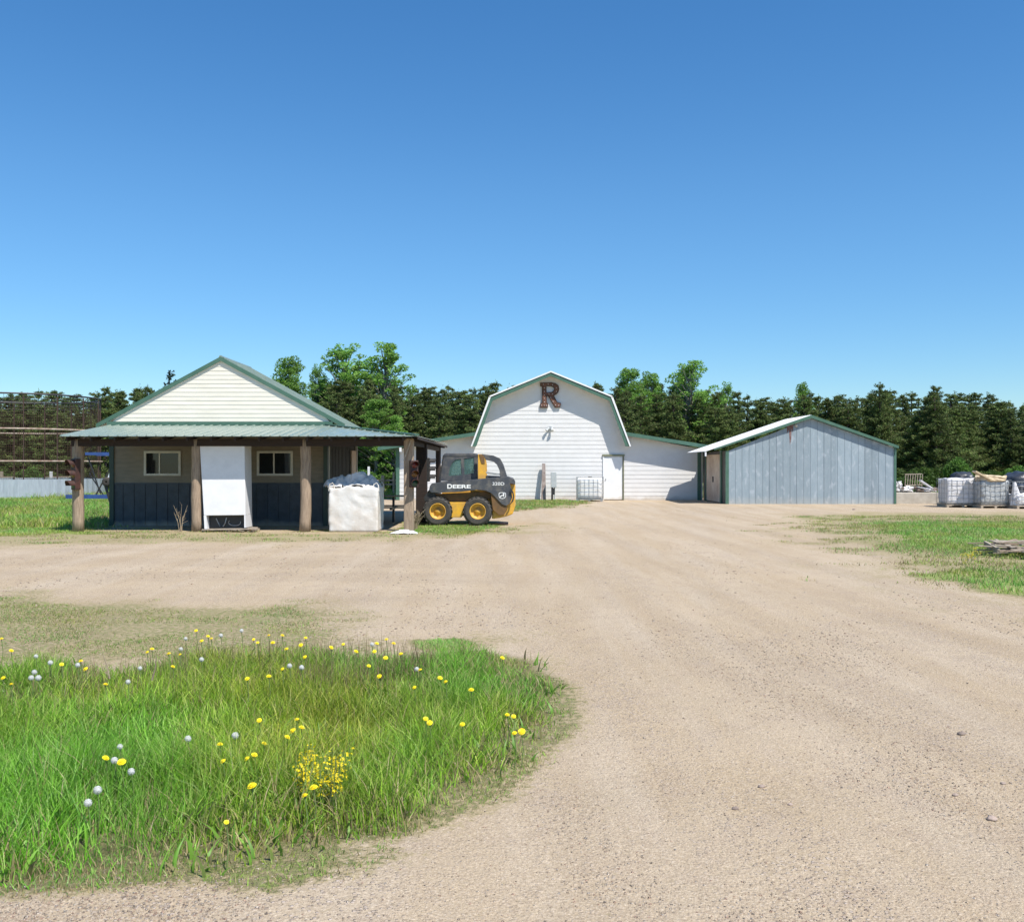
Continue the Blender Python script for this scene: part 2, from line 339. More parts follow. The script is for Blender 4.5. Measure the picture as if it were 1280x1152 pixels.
SHORT = [  # polygon, strength, edge softness in m
  (poly_world([(-260,740),(60,742),(230,752),(380,757),(440,790),(520,796),(600,795),(620,830),(-260,850)]), .56, 1.3),
  (poly_world([(-300,640),(100,645),(150,658),(300,662),(480,664),(640,655),(700,652),(690,664),(560,672),(380,680),(150,680),(-300,690)]), .50, 1.7),
  (poly_world([(-600,612),(90,612),(140,634),(142,668),(-600,680)]), .97, 1.0),
  (poly_world([(985,643),(1060,640),(1500,640),(1500,820),(1280,750),(1180,733),(1100,708),(1030,684),(990,664)]), .56, 2.6),
  (poly_world([(1090,652),(1500,652),(1500,692),(1280,700),(1180,695),(1110,675)]), .93, 1.2),
  (poly_world([(1130,718),(1200,712),(1290,708),(1500,720),(1500,800),(1290,756)]), .88, .6),
  (poly_world([(600,625),(730,625),(725,632),(650,638),(600,640)]), .70, 1.2),
  (poly_world([(500,652),(600,650),(640,656),(590,668),(490,666)]), .88, .5),
  (poly_world([(-300,1040),(350,1030),(440,1062),(425,1095),(340,1122),(250,1100),(100,1118),(-300,1150)]), .66, .16),
  (poly_world([(640,830),(722,850),(735,905),(712,945),(640,1000),(560,1035),(420,1055),(400,1000),(640,900)]), .58, .18),
  (poly_world([(505,797),(575,796),(600,806),(560,814),(510,812)]), .95, .15),
  (poly_world([(400,1062),(480,1050),(520,1070),(440,1098),(380,1100)]), .50, .2),
]
def dens(x, y):
    d = np.zeros(x.shape)
    for P2, s_, soft in SHORT:
        sdv = inside_dist(P2, x, y) + (fbm(x*1.3, y*1.3, 5)-.5)*soft*1.6
        d = np.maximum(d, s_*np.clip(sdv/soft+.5, 0, 1))
    wobble = (fbm(x*.25, y*.25, 9)-.5)*6
    far = np.clip((y + wobble - 47.5)/1.5, 0, 1) + np.clip((-x - 12 + wobble*.4)/1.0, 0, 1)*np.clip((y-24)/2, 0, 1)
    far = far + np.clip((y+wobble-41)/1.5, 0, 1)*np.clip((x-22)/3, 0, 1)
    return np.maximum(d, np.clip(far, 0, 1)*.95)
def tall(x, y):
    return np.clip((inside_dist(TALL, x, y) + (fbm(x*1.6, y*1.6, 3)-.5)*.5)/.3+.15, 0, 1)

# ------------------------------------------------------------------ ground
def axis(lo, hi, a0, a1, step, g=1.09):
    mid = list(np.arange(a0, a1+1e-6, step)); u = []; s_ = step; x = a1
    while x < hi: s_ *= g; x += s_; u.append(x)
    l = []; s_ = step; x = a0
    while x > lo: s_ *= g; x -= s_; l.append(x)
    return np.array(l[::-1] + mid + u)
gx = axis(-900, 900, -5, 7, .06, 1.035); gy = axis(-60, 1500, 3, 13, .06, 1.03)
X2, Y2 = np.meshgrid(gx, gy); xs, ys = X2.ravel(), Y2.ravel()
T = tall(xs, ys); D = dens(xs, ys)
zz = (fbm(xs*.35, ys*.35, 21)-.5)*.05*np.clip(1-np.abs(ys-12)/30, 0, 1) + (fbm(xs*2.2, ys*2.2, 25)-.5)*.018*(np.hypot(xs, ys) < 30)
flat = np.clip((ys-19)/4, 0, 1); zz = zz*(1-flat)
# shallow wheel ruts curving up the drive
c_ = 1.2 + .055*(ys-3)**1.0 + 0.0*xs
for off in (-1.1, .55, 2.3, 3.8):
    zz -= .006*np.exp(-((xs-c_-off)/.22)**2)*np.clip((20-ys)/8, 0, 1)*(ys > 0)
nx, ny = len(gx), len(gy); ii = np.arange(nx*ny).reshape(ny, nx)
Fq = np.stack([ii[:-1, :-1], ii[:-1, 1:], ii[1:, 1:], ii[1:, :-1]], -1).reshape(-1, 4)
def ground_mat():
    m = bpy.data.materials.new('gravel_and_soil'); m.use_nodes = True; nt = m.node_tree; N = nt.nodes; L = nt.links
    b = N['Principled BSDF']; b.inputs['Roughness'].default_value = .95; b.inputs['Specular IOR Level'].default_value = .15
    tc = N.new('ShaderNodeTexCoord'); at = N.new('ShaderNodeAttribute'); at.attribute_name = 'mask'; sx = N.new('ShaderNodeSeparateColor'); L.new(at.outputs['Color'], sx.inputs[0])
    def noise(sc, det=6, ro=.6, vec=None):
        n = N.new('ShaderNodeTexNoise'); n.inputs['Scale'].default_value = sc; n.inputs['Detail'].default_value = det; n.inputs['Roughness'].default_value = ro
        L.new(vec or tc.outputs['Object'], n.inputs['Vector']); return n.outputs['Fac']
    def rng(v, a0, a1, b0=0., b1=1.):
        r = N.new('ShaderNodeMapRange'); r.inputs['From Min'].default_value = a0; r.inputs['From Max'].default_value = a1; r.inputs['To Min'].default_value = b0; r.inputs['To Max'].default_value = b1
        L.new(v, r.inputs['Value']); return r.outputs[0]
    def mix(f, A, B):
        x = N.new('ShaderNodeMix'); x.data_type = 'RGBA'; L.new(f, x.inputs['Factor'])
        for k, c in (('A', A), ('B', B)):
            if isinstance(c, tuple): x.inputs[k].default_value = (*c, 1)
            else: L.new(c, x.inputs[k])
        return x.outputs['Result']
    def mth(op, a_, b_):
        x = N.new('ShaderNodeMath'); x.operation = op
        for k, c in ((0, a_), (1, b_)):
            if isinstance(c, (int, float)): x.inputs[k].default_value = c
            else: L.new(c, x.inputs[k])
        return x.outputs[0]
    mp = N.new('ShaderNodeMapping'); mp.inputs['Rotation'].default_value = (0, 0, math.radians(-6)); mp.inputs['Scale'].default_value = (1.6, .16, 1); L.new(tc.outputs['Object'], mp.inputs[0])
    big = noise(.35, 5); streak = noise(1.1, 7, .6, mp.outputs[0]); mid = noise(3, 6); fine = noise(45, 4, .7)
    sand = mix(rng(big, .35, .65), (.462,.358,.228), (.40,.306,.19))
    sand = mix(rng(streak, .42, .66), sand, (.49,.40,.285))
    sand = mix(rng(sx.outputs[2], .50, .68, 0, .30), sand, (.53,.425,.30)); sand = mix(rng(sx.outputs[2], .46, .30, 0, .24), sand, (.32,.245,.165))
    grit = noise(95, 3, .85)
    sand = mix(rng(mid, .5, .8, 0, .5), sand, (.33,.25,.19))
    sand = mix(rng(fine, .35, .75, 0, .55), sand, (.30,.225,.165))
    sand = mix(rng(grit, .52, .72, 0, .8), sand, (.72,.61,.48)); sand = mix(rng(grit, .46, .30, 0, .8), sand, (.17,.125,.095))
    # loose stones: voronoi cells with their own colours, thicker in loose bands
    vo = N.new('ShaderNodeTexVoronoi'); vo.inputs['Scale'].default_value = 55; L.new(tc.outputs['Object'], vo.inputs['Vector'])
    stone_c = N.new('ShaderNodeMix'); stone_c.data_type = 'RGBA'; sv = N.new('ShaderNodeSeparateColor'); L.new(vo.outputs['Color'], sv.inputs[0])
    L.new(sv.outputs[0], stone_c.inputs['Factor']); stone_c.inputs['A'].default_value = (.27,.205,.155,1); stone_c.inputs['B'].default_value = (.60,.50,.42,1)
    bands = rng(noise(.8, 4, .6, mp.outputs[0]), .47, .62)
    pick = mth('MULTIPLY', mth('GREATER_THAN', sv.outputs[1], .55), rng(vo.outputs['Distance'], .48, .36))
    pick = mth('MULTIPLY', pick, mth('ADD', mth('MULTIPLY', bands, .7), .18))
    sand = mix(pick, sand, stone_c.outputs['Result'])
    # grass litter
    gn = noise(19, 7, .75); gn2 = noise(1.4, 4)
    thr = mth('ADD', mth('MULTIPLY', sx.outputs[0], 1.0), mth('MULTIPLY', mth('SUBTRACT', gn, .5), 2.1))
    gf = rng(thr, .52, .80)
    green = mix(rng(gn2, .35, .65), (.24,.31,.08), (.38,.34,.17)); green = mix(rng(fine, .3, .7, 0, .7), green, (.18,.25,.055))
    dry = mix(rng(thr, .20, .50, 0, .75), sand, (.33,.27,.14))
    c = mix(gf, dry, green)
    c = mix(sx.outputs[1], c, mix(rng(fine, .3, .7), (.14,.15,.055), (.22,.19,.10)))
    L.new(c, b.inputs['Base Color'])
    bp = N.new('ShaderNodeBump'); bp.inputs['Distance'].default_value = .02; bp.inputs['Strength'].default_value = .8
    h = mth('ADD', mth('MULTIPLY', mth('ADD', fine, grit), .5), mth('MULTIPLY', pick, .8)); h = mth('ADD', h, mth('MULTIPLY', noise(14, 5), .8)); h = mth('ADD', h, mth('MULTIPLY', mth('MULTIPLY', gn, gf), 1.0))
    L.new(h, bp.inputs['Height']); L.new(bp.outputs[0], b.inputs['Normal'])
    return m
uu = xs-40/(np.maximum(ys, -1)+3); tr1 = fbm(uu*2.2, ys*.10, 311, 4); tr2 = fbm(xs*.10, ys*1.5+xs*.1, 317, 4)
bl = np.clip((xs+1.5-(12-ys)*.15)/3, 0, 1); TR = tr1*bl+tr2*(1-bl)
gcol = np.stack([D, T, TR], -1)
ground = np_mesh('ground', np.stack([xs, ys, zz], -1), Fq, ground_mat(), attr={'mask': gcol}, smooth=True)
tag(ground, kind='structure')
def gz(x, y):
    x = np.atleast_1d(np.asarray(x, float)); y = np.atleast_1d(np.asarray(y, float))
    ix = np.clip(np.searchsorted(gx, x)-1, 0, nx-2); iy = np.clip(np.searchsorted(gy, y)-1, 0, ny-2)
    Z = zz.reshape(ny, nx); fx = (x-gx[ix])/(gx[ix+1]-gx[ix]); fy = (y-gy[iy])/(gy[iy+1]-gy[iy])
    return (Z[iy, ix]*(1-fx)+Z[iy, ix+1]*fx)*(1-fy) + (Z[iy+1, ix]*(1-fx)+Z[iy+1, ix+1]*fx)*fy

# ------------------------------------------------------------------ wall and roof makers
def lap_wall(name, xl, xr, z0, z1, y, m, parent, board=.2, lip=.018, holes=()):
    """horizontal lap siding facing -Y; xl, xr give the wall's ends at height z"""
    b = MB(); z = z0
    while z < z1-1e-4:
        zt = min(z+board, z1)
        segs = [(xl(z), xr(z), xl(zt), xr(zt))]
        zc = (z+zt)/2
        for hx0, hx1, hz0, hz1 in holes:
            if hz0 < zc < hz1:
                ns = []
                for a0, a1, t0, t1 in segs:
                    if a0 < hx0 and a1 > hx1: ns += [(a0, hx0, t0, hx0), (hx1, a1, hx1, t1)]
                    else: ns.append((a0, a1, t0, t1))
                segs = ns
        for a0, a1, t0, t1 in segs:
            if a1-a0 < .01: continue
            b.add([(a0, y-lip, z), (a1, y-lip, z), (t1, y-.002, zt), (t0, y-.002, zt), (a0, y+.04, z), (a1, y+.04, z), (t1, y+.04, zt), (t0, y+.04, zt)],
                  [(0,1,2,3), (4,0,3,7), (1,5,6,2), (5,4,7,6), (0,4,5,1), (3,2,6,7)])
        z = zt
    return b.build(name, m, parent)

# ================================================================== the porch building on the left
hb = thing('farm_store', 'low building with cream gable, green metal porch roof and log posts', 'building', (-7.9, 26, 0))
WY = 26.0; WL, WR = -10.83, -5.05
win = [(WX(181, WY), WX(226, WY), WZ(594, WY), WZ(564, WY)), (WX(322, WY), WX(366, WY), WZ(594, WY), WZ(564, WY))]
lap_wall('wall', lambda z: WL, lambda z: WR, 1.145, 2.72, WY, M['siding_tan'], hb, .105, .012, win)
lap_wall('gable_siding', lambda z: max(WL+.02, -7.88-(4.48-z)/.55), lambda z: min(WR+.12, -7.88+(4.48-z)/.55), 2.81, 4.46, WY, M['siding_cream'], hb, .115, .010)
b = MB()                                            # ribbed wainscot
x = WL
while x < WR-.01:
    x2 = min(x+.30, WR); b.box(x, x2-.03, WY-.006, WY+.04, 0, 1.14); b.box(x2-.03, x2, WY-.024, WY+.04, 0, 1.14); x = x2
b.build('wainscot', M['wainscot'], hb)
MB().box(WL, WR, WY-.03, WY-.008, 1.12, 1.16).build('belt_trim', M['wainscot'], hb)
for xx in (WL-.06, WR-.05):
    MB().box(xx, xx+.12, WY-.05, WY+.08, 0, 2.72).build('corner_trim', M['green_in_shade'], hb)
b = MB(); y = WY+.08                                # side and rear walls
while y < 31:
    b.box(WR-.04, WR, y, y+.2, 0, 2.7); b.box(WR-.04, WR+.02, y+.2, y+.23, 0, 2.7); y += .23
b.build('side_wall', M['sidepanel'], hb)
MB().box(WL, WL+.04, WY+.05, 31, 0, 2.7).box(WL, WR-.04, 31, 31.05, 0, 2.7).build('rear_wall', M['sidepanel'], hb)
dr = MB().box(WR+.022, WR+.06, 29.9, 30.75, .05, 2.1).build('side_door', M['plywood'], hb)
MB().box(WR+.022, WR+.08, 30.78, 30.86, 0, 2.3).build('door_post', M['window_white'], hb)
MB().box(WR+.022, WR+.05, 26.3, 26.36, 0, 2.6).build('door_post', M['window_white'], hb)
for k, (x0, x1, z0, z1) in enumerate(win):
    fr = MB(); t = .05
    fr.box(x0-.01, x1+.01, WY-.05, WY+.03, z1-t, z1+.01).box(x0-.01, x1+.01, WY-.05, WY+.03, z0-.01, z0+t)
    fr.box(x0-.01, x0+t, WY-.05, WY+.03, z0+t, z1-t).box(x1-t, x1+.01, WY-.05, WY+.03, z0+t, z1-t)
    xm = x0+(x1-x0)*(.42 if k == 0 else .47)
    fr.box(xm-.018, xm+.018, WY-.04, WY+.03, z0+t, z1-t)
    f_ = fr.build('window', M['window_white'], hb)
    MB().box(x0+t, x1-t, WY-.012, WY-.002, z0+t, z1-t).build('pane', M['glass'], f_)
# gable roof
RX, RZ, SL = -7.88, 4.55, .54; XE = 3.36; GY = 25.975
rf = MB()
for s_ in (-1, 1):
    rf.slab([(RX, GY, RZ), (RX+s_*XE, GY, RZ-SL*XE), (RX+s_*XE, 28.9, RZ-SL*XE), (RX, 28.9, RZ)], .04)
roof = rf.build('gable_roof', M['green_roof'], hb)
b = MB()
for s_ in (-1, 1):
    y = GY+.15
    while y < 28.9: b.bar((RX+s_*.03, y, RZ+.012), (RX+s_*XE, y, RZ+.012-SL*XE), .03, .02, (0,0,1)); y += .3
b.tube([(RX, GY-.02, RZ+.01), (RX, 28.9, RZ+.01)], .05, 8)
b.build('roof_ribs', M['green_roof'], hb)
b = MB()
for s_ in (-1, 1):
    b.hexa([(RX, GY-.04, RZ-.095), (RX+s_*XE, GY-.04, RZ-.095-SL*XE), (RX+s_*XE, GY, RZ-.095-SL*XE), (RX, GY, RZ-.095),
            (RX, GY-.04, RZ+.02), (RX+s_*XE, GY-.04, RZ+.02-SL*XE), (RX+s_*XE, GY, RZ+.02-SL*XE), (RX, GY, RZ+.02)])
b.build('rake_trim', M['green'], hb)
b = MB()
for s_ in (-1, 1):
    b.slab([(RX, GY, RZ-.075), (RX+s_*(XE-.02), GY, RZ-.075-SL*XE), (RX+s_*(XE-.02), 26.0, RZ-.075-SL*XE), (RX, 26.0, RZ-.075)], .02)
b.build('soffit', M['whitepaint'], hb)
MB().box(WL-.12, WR+.2, WY-.07, WY-.02, 2.715, 2.815).build('fascia_band', M['green'], hb)
# porch roof: front slope, right slope, hip
EZ, TZ, EY, TY, EXR = 2.335, 2.71, 23.08, 25.95, -2.26; XL = -10.87; HX = -5.0
pr = MB().slab([(XL, EY, EZ), (EXR, EY, EZ), (HX, TY, TZ), (XL, TY, TZ)], .012)
pr.slab([(EXR, EY, EZ), (EXR, 33.6, EZ+.07), (HX, 33.6, TZ), (HX, TY, TZ)], .012)
pr.build('porch_roof', M['green_roof'], hb)
b = MB(); x = XL+.02
while x < EXR-.1:
    yt = TY if x < HX else TY-(x-HX)/(EXR-HX)*(TY-EY); zt = EZ+(TZ-EZ)*(yt-EY)/(TY-EY)
    if yt-EY > .1:
        p, q = (x, EY-.005, EZ), (x, yt, zt)
        b.hexa([(x-.028, p[1], p[2]+.001), (x+.028, p[1], p[2]+.001), (x+.028, q[1], q[2]+.001), (x-.028, q[1], q[2]+.001),
                (x-.012, p[1], p[2]+.024), (x+.012, p[1], p[2]+.024), (x+.012, q[1], q[2]+.024), (x-.012, q[1], q[2]+.024)])
    x += .229
b.build('porch_roof_ribs', M['green_roof'], hb)
MB().bar((HX, TY, TZ+.03), (EXR-.02, EY-.02, EZ+.03), .14, .03).build('hip_cap', M['green'], hb)
b = MB()                                            # framing under the porch roof
b.box(-10.83, -2.45, 23.58, 23.68, 2.10, 2.28)
b.box(-2.62, -2.5, 23.7, 33.4, 2.14, 2.31)
for k in range(15):
    x = -10.75+k*.58
    yt = 25.9 if x < HX else 25.9-(x-HX)/(EXR-HX)*2.6
    if yt > 23.6: b.bar((x, EY+.08, EZ-.075), (x, yt, EZ-.075+(yt-EY)*.138), .04, .1)
for k in range(15):
    y = 24.2+k*.62; xa = HX if y > TY else HX+(TY-y)/(TY-EY)*(EXR-HX)
    b.bar((EXR-.04, y, EZ-.06), (xa, y, EZ-.06+(EXR-xa)*-.0+(xa-EXR)*-.135), .04, .1)
b.build('porch_frame', M['darkwood'], hb)
MB().box(EXR-.03, EXR, EY+.03, 33.6, EZ-.075, EZ-.02).build('porch_fascia', M['darkwood'], hb)
def post(x, y, r, z, m=M['wood']):
    b = MB(); n = 9; pts = [(x+random.uniform(-.012,.012), y+random.uniform(-.01,.01), z*i/(n-1)-.03) for i in range(n)]
    b.tube(pts, [r*(1.06 if i == 0 else 1)*random.uniform(.97, 1.03) for i in range(n)], 14); return b.build('post', m, hb, smooth=True)
for px_, r in ((98, .135), (246, .125), (382, .135)): post(WX(px_, 23.7), 23.7, r, 2.3)
MB().box(WX(505,23.6), WX(517,23.6), 23.52, 23.76, -.05, 2.3).build('post', M['wood'], hb, bevel=.03)
MB().box(-2.75, -2.44, 27.45, 27.75, -.05, 2.3).build('post', M['darkwood'], hb, bevel=.02)
MB().tube([(-2.55, 33.2, -.05), (-2.55, 33.2, 2.3)], .09, 10).build('post', M['darkwood'], hb)
MB().bar((WX(505,23.5), 23.49, 1.75), (WX(514,23.5), 23.49, 2.25), .05, .03).build('brace', M['wood2'], hb)

# ---- salvaged traffic signals hung on the posts
def signal(loc, rz, label, m, h=.68, w=.20, vis=.19):
    t = thing('traffic_signal', label, 'traffic signal', loc, rz, 'old traffic signals on the porch posts')
    b = MB(); b.box(-w/2, w/2, -.04, .10, 0, h); b.build('housing', m, t, local=True, bevel=.012)
    for k, lm in enumerate(('lensgreen', 'lensamber', 'lensred')):
        zc = h*(k+.5)/3; r = h/3*.40
        v = MB(); n = 14; a0, a1 = -.25, math.pi+.25
        o, i_ = [], []
        for j in range(n+1):
            A = a0+(a1-a0)*j/n
            o.append((r*math.cos(A), r*math.sin(A)))
        vs = []
        for (cx_, cz_) in o: vs += [(cx_, -.04, zc+cz_), (cx_, -.04-vis*(.75+.25*max(0, cz_/r)), zc+cz_), (cx_*.93, -.04, zc+cz_*.93), (cx_*.93, -.04-vis*(.75+.25*max(0, cz_/r)), zc+cz_*.93)]
        fs = []
        for j in range(n): p = j*4; fs += [(p, p+1, p+5, p+4), (p+2, p+6, p+7, p+3), (p+1, p+3, p+7, p+5)]
        v.add(vs, fs).build('visor', m, t, local=True)
        l = MB(); l.lathe_y((0, -.042, zc), [(.0001, -.02), (r*.6, -.014), (r*.9, 0)], 16).build('lens', M[lm], t, local=True, smooth=True)
    return t
signal((WX(98, 23.5)-.09, 23.5, WZ(612, 23.5)), math.radians(-35), 'rusty traffic signal with dark visors on the leftmost porch post', M['redsignal'], .76)
signal((WX(517.5, 23.45), 23.46, WZ(609, 23.5)), math.radians(18), 'faded red traffic signal on the right front porch post', M['redsignal'], .66)
signal((-2.40, 27.58, 1.17), math.radians(90), 'black traffic signal facing the loader on the dark side post', M['black'], .68)

# ---- white upright cooler leaning under the porch
ck = thing('display_cooler', 'tall scuffed white cooler cabinet with open black base under the porch', 'cooler', (WX(283, 23.9), 23.9, 0))
def cpt(cx_, cy_, Y): return P(220+cx_/6.4, 530+cy_/6.4, Y)
f0, f1 = 23.62, 24.2
TLp, TRp, BRp, BLp = cpt(190,172,f0), cpt(548,162,f0), cpt(556,828,f0-.1), cpt(228,838,f0-.1)
dv = Vector((0, .62, .0))
def lerp(a_, b_, t): return tuple(a_[i]+(b_[i]-a_[i])*t for i in range(3))
hl, hr = lerp(BLp, TLp, .16), lerp(BRp, TRp, .15)
def shifted(p): return tuple(Vector(p)+dv)
b = MB(); b.hexa([hl, hr, shifted(hr), shifted(hl), TLp, TRp, shifted(TRp), shifted(TLp)])
b.build('cabinet', M['whitepaint'], ck, bevel=.012)
for A, B in ((BLp, hl), (BRp, hr)):
    s_ = .07 if A is BLp else -.02
    a2, b2 = (A[0]+(.06 if A is BLp else -.0), A[1], A[2]), (B[0]+(.06 if A is BLp else -.0), B[1], B[2])
    a1_, b1_ = (A[0]-(.0 if A is BLp else .03), A[1], A[2]), (B[0]-(.0 if A is BLp else .03), B[1], B[2])
    MB().hexa([a1_, a2, shifted(a2), shifted(a1_), b1_, b2, shifted(b2), shifted(b1_)]).build('base_panel', M['whitepaint'], ck)
b = MB(); q0 = (BLp[0]+.07, BLp[1]+.2, BLp[2]); q1 = (BRp[0]-.04, BRp[1]+.2, BRp[2])
b.hexa([q0, q1, shifted(q1), shifted(q0), (hl[0]+.07, hl[1]+.2, hl[2]), (hr[0]-.04, hr[1]+.2, hr[2]), shifted(hr), shifted(hl)])
b.build('machine_bay', M['black'], ck)
b = MB(); bx, bz = (BLp[0]+BRp[0])/2, BLp[2]+.15
b.tube([(bx-.33+.05*math.cos(t)-.16*0+.2*(1-math.cos(t))/2, 23.72, bz+.10*math.cos(t)) for t in np.linspace(0, 4.2, 14)], .012, 6)
b.tube([(bx+.18+.15*math.cos(t), 23.72, bz+.08*math.sin(t)) for t in np.linspace(2.6, 6.6, 16)], .011, 6)
b.tube([(bx-.02, 23.72, bz+.12), (bx-.05, 23.70, bz-.02), (bx-.1, 23.7, bz-.1)], .014, 6)
b.build('coil', M['wire'], ck)
MB().box(bx-.42, bx-.2, 23.8, 24.1, bz-.12, bz+.02).build('compressor', M['black'], ck, bevel=.02)
MB().box(bx+.2, bx+.42, 23.8, 24.1, bz-.12, bz-.0).build('compressor', M['black'], ck, bevel=.02)
# broken pallet under it
bp_ = thing('broken_pallet', 'broken wooden pallet under the white cooler', 'pallet', (WX(288, 23.6), 23.6, 0), 0)
b = MB()
for k in range(5):
    y = 23.45+k*.17; b.bar((WX(254+random.uniform(-2,3), y), y, .055+random.uniform(0,.012)), (WX(318+random.uniform(-3,5), y), y, .075+random.uniform(0,.02)), .1, .018)
b.build('deck_board', M['wood2'], bp_)
for xx in (256, 286, 316): MB().box(WX(xx, 23.6)-.02, WX(xx, 23.6)+.02, 23.45, 24.2, -.01, .05).build('runner', M['wood2'], bp_)
b = MB()
for k in range(7): 
    x = WX(300+random.uniform(-6, 22), 23.4); b.bar((x, 23.4, .03), (x+random.uniform(-.15,.2), 23.3+random.uniform(-.05,.1), .05+random.uniform(0,.05)), .05, .012)
b.build('splinter', M['wood2'], bp_)

# ---- bulk bag with plastic on top
bagx0, bagx1 = WX(411, 23.5), WX(472.5, 23.5)
bt = thing('bulk_bag', 'big dirty white woven bulk bag between the right porch posts', 'bulk bag', ((bagx0+bagx1)/2, 24.0, 0))
def soft_box(x0, x1, y0, y1, z0, z1, n=14, seed=3, amp=.03, p=5.0, topamp=.06):
    vs, fs = [], []
    cx_, cy_, cz_ = (x0+x1)/2, (y0+y1)/2, (z0+z1)/2
    bm = bmesh.new(); bmesh.ops.create_cube(bm, size=2); bmesh.ops.subdivide_edges(bm, edges=bm.edges[:], cuts=n, use_grid_fill=True)
    rs = np.random.default_rng(seed); off = rs.uniform(0, 50, 3)
    for v in bm.verts:
        q = v.co; L_ = (abs(q.x)**p+abs(q.y)**p+abs(q.z)**p)**(1/p); q = q/L_
        nzv = float(fbm(np.array([q.x*2.6+off[0]+q.z*1.3]), np.array([q.z*2.2+q.y*2.4+off[1]]), seed, 3)[0])-.5
        k = 1+nzv*amp*2/(x1-x0)*2
        v.co = Vector((cx_+q.x*k*(x1-x0)/2, cy_+q.y*k*(y1-y0)/2, cz_+q.z*(z1-z0)/2+(nzv*topamp*2 if q.z > .6 else 0)))
    vs = [tuple(v.co) for v in bm.verts]; bm.verts.index_update(); fs = [tuple(v.index for v in f.verts) for f in bm.faces]; bm.free()
    return vs, fs
MB().add(*soft_box(bagx0, bagx1, 23.5, 24.6, 0, 1.10, 22, amp=.025, p=40, seed=5, topamp=.10)).build('bag_body', M['bagwhite'], bt, smooth=True)
b = MB()
for (x, y) in ((bagx0+.06, 23.56), (bagx1-.06, 23.56), (bagx0+.06, 24.52), (bagx1-.06, 24.52)):
    MB().tube([(x-.07, y, 1.0), (x-.05, y, 1.16), (x+.02, y, 1.2), (x+.06, y, 1.14), (x+.07, y, 1.0)], .014, 6).build('lifting_strap', M['bagwhite'], bt)
def crumple(cx_, cy_, z0, rx, ry, h, seed, n=26):
    u = np.linspace(-1, 1, n); U, Vv = np.meshgrid(u, u); R_ = np.clip(1-(U**2+Vv**2), 0, 1)
    nz_ = fbm(U*1.5+seed*3.1, Vv*1.5+seed, seed, 3); ridg = 1-np.abs(nz_-.5)*3.2
    Z = z0 + R_**.6*h*(.35+.65*np.clip(ridg, 0, 1))
    V = np.stack([cx_+U*rx, cy_+Vv*ry, Z], -1).reshape(-1, 3)
    idx = np.arange(n*n).reshape(n, n); fs = np.stack([idx[:-1,:-1], idx[:-1,1:], idx[1:,1:], idx[1:,:-1]], -1).reshape(-1, 4)
    keep = (R_.reshape(-1)[fs] > 0).all(1)
    return [tuple(v) for v in V], [tuple(f) for f in fs[keep].tolist()]
pb = thing('plastic_sheeting', 'crumpled pale blue plastic sheeting heaped on the bulk bag', 'plastic sheet', (-4, 24, 1.1))
b = MB().add(*crumple(-4.33, 24.0, 1.05, .40, .42, .36, 2)).add(*crumple(-3.82, 24.05, 1.05, .52, .48, .46, 4)).add(*crumple(-3.55, 24.0, 1.05, .3, .4, .30, 6))
b.build('sheet', M['plasticblue'], pb)
lt = thing('plastic_litter', 'flattened white plastic bag lying at the foot of the right porch post', 'litter', (*G(505, 666), 0))
lx, ly = G(505, 667); MB().add(*crumple(lx, ly, .0, .36, .22, .11, 9)).build('bag', M['litter'], lt)

# ---- picnic bench seen through the porch
pt = thing('picnic_table', 'weathered picnic table with dark metal frame behind the bulk bag', 'table', (-3.9, 27.6, 0))
b = MB(); 
for k in range(4): b.box(-4.4, -2.95, 27.3+k*.15, 27.43+k*.15, .74, .775)
b.build('tabletop', M['wood2'], pt)
for yy in (26.85, 28.15): MB().box(-4.4, -2.95, yy, yy+.26, .43, .465).build('bench_seat', M['wood2'], pt)
for xx in (-3.40, -4.25):
    MB().box(xx-.03, xx+.03, 27.5, 27.6, -.02, .74).box(xx-.03, xx+.03, 26.9, 28.3, .38, .43).build('leg', M['black'], pt)

# ---- blue implement left of the building
bi = thing('blue_implement', 'blue steel tube frame of a farm implement left of the store', 'farm implement', (-12.6, 30, 0))
b = MB(); yb = 30.0
b.bar((WX(107, yb), yb, WZ(567, yb)), (-10.9, yb, WZ(567, yb)), .07, .09); b.bar((WX(83, yb), yb, WZ(620.5, yb)), (-11.2, yb, WZ(620.5, yb)), .12, .12)
b.bar((WX(107, yb), yb+.8, WZ(568, yb)), (-10.9, yb+.8, WZ(568, yb)), .05, .06)
b.bar((WX(103, yb), yb, 0), (WX(103, yb), yb, 2.0), .06); b.bar((-11.15, yb, 0), (-11.15, yb, 2.0), .06)
b.build('frame', M['blue'], bi)
b = MB(); b.bar((WX(108, yb), yb+.1, 1.9), (WX(124, yb), yb+.1, .75), .035); b.bar((WX(118, yb), yb+.1, .7), (WX(136, yb), yb+.1, 1.55), .035); b.bar((WX(128, yb), yb+.1, .7), (WX(112, yb), yb+.1, 1.3), .03)
b.build('brace', M['black'], bi)
hw = MB(); hw.lathe_y((WX(133.5, 29), 29, WZ(602, 29)), [(.03, -.05), (.11, -.06), (.14, -.03), (.14, .03), (.11, .06), (.03, .05)], 20); hw.build('wheel', M['rubber'], bi, smooth=True)
b = MB(); b.tube([(WX(138, 29), 29.2, WZ(598, 29)), (WX(139, 29), 29.2, WZ(578, 29))], [.17, .02], 14); b.build('hopper', M['whitepaint'], bi)
MB().bar((WX(130, 29), 29.1, WZ(607, 29)), (WX(139, 29), 29.1, .3), .06).build('strut', M['black'], bi)

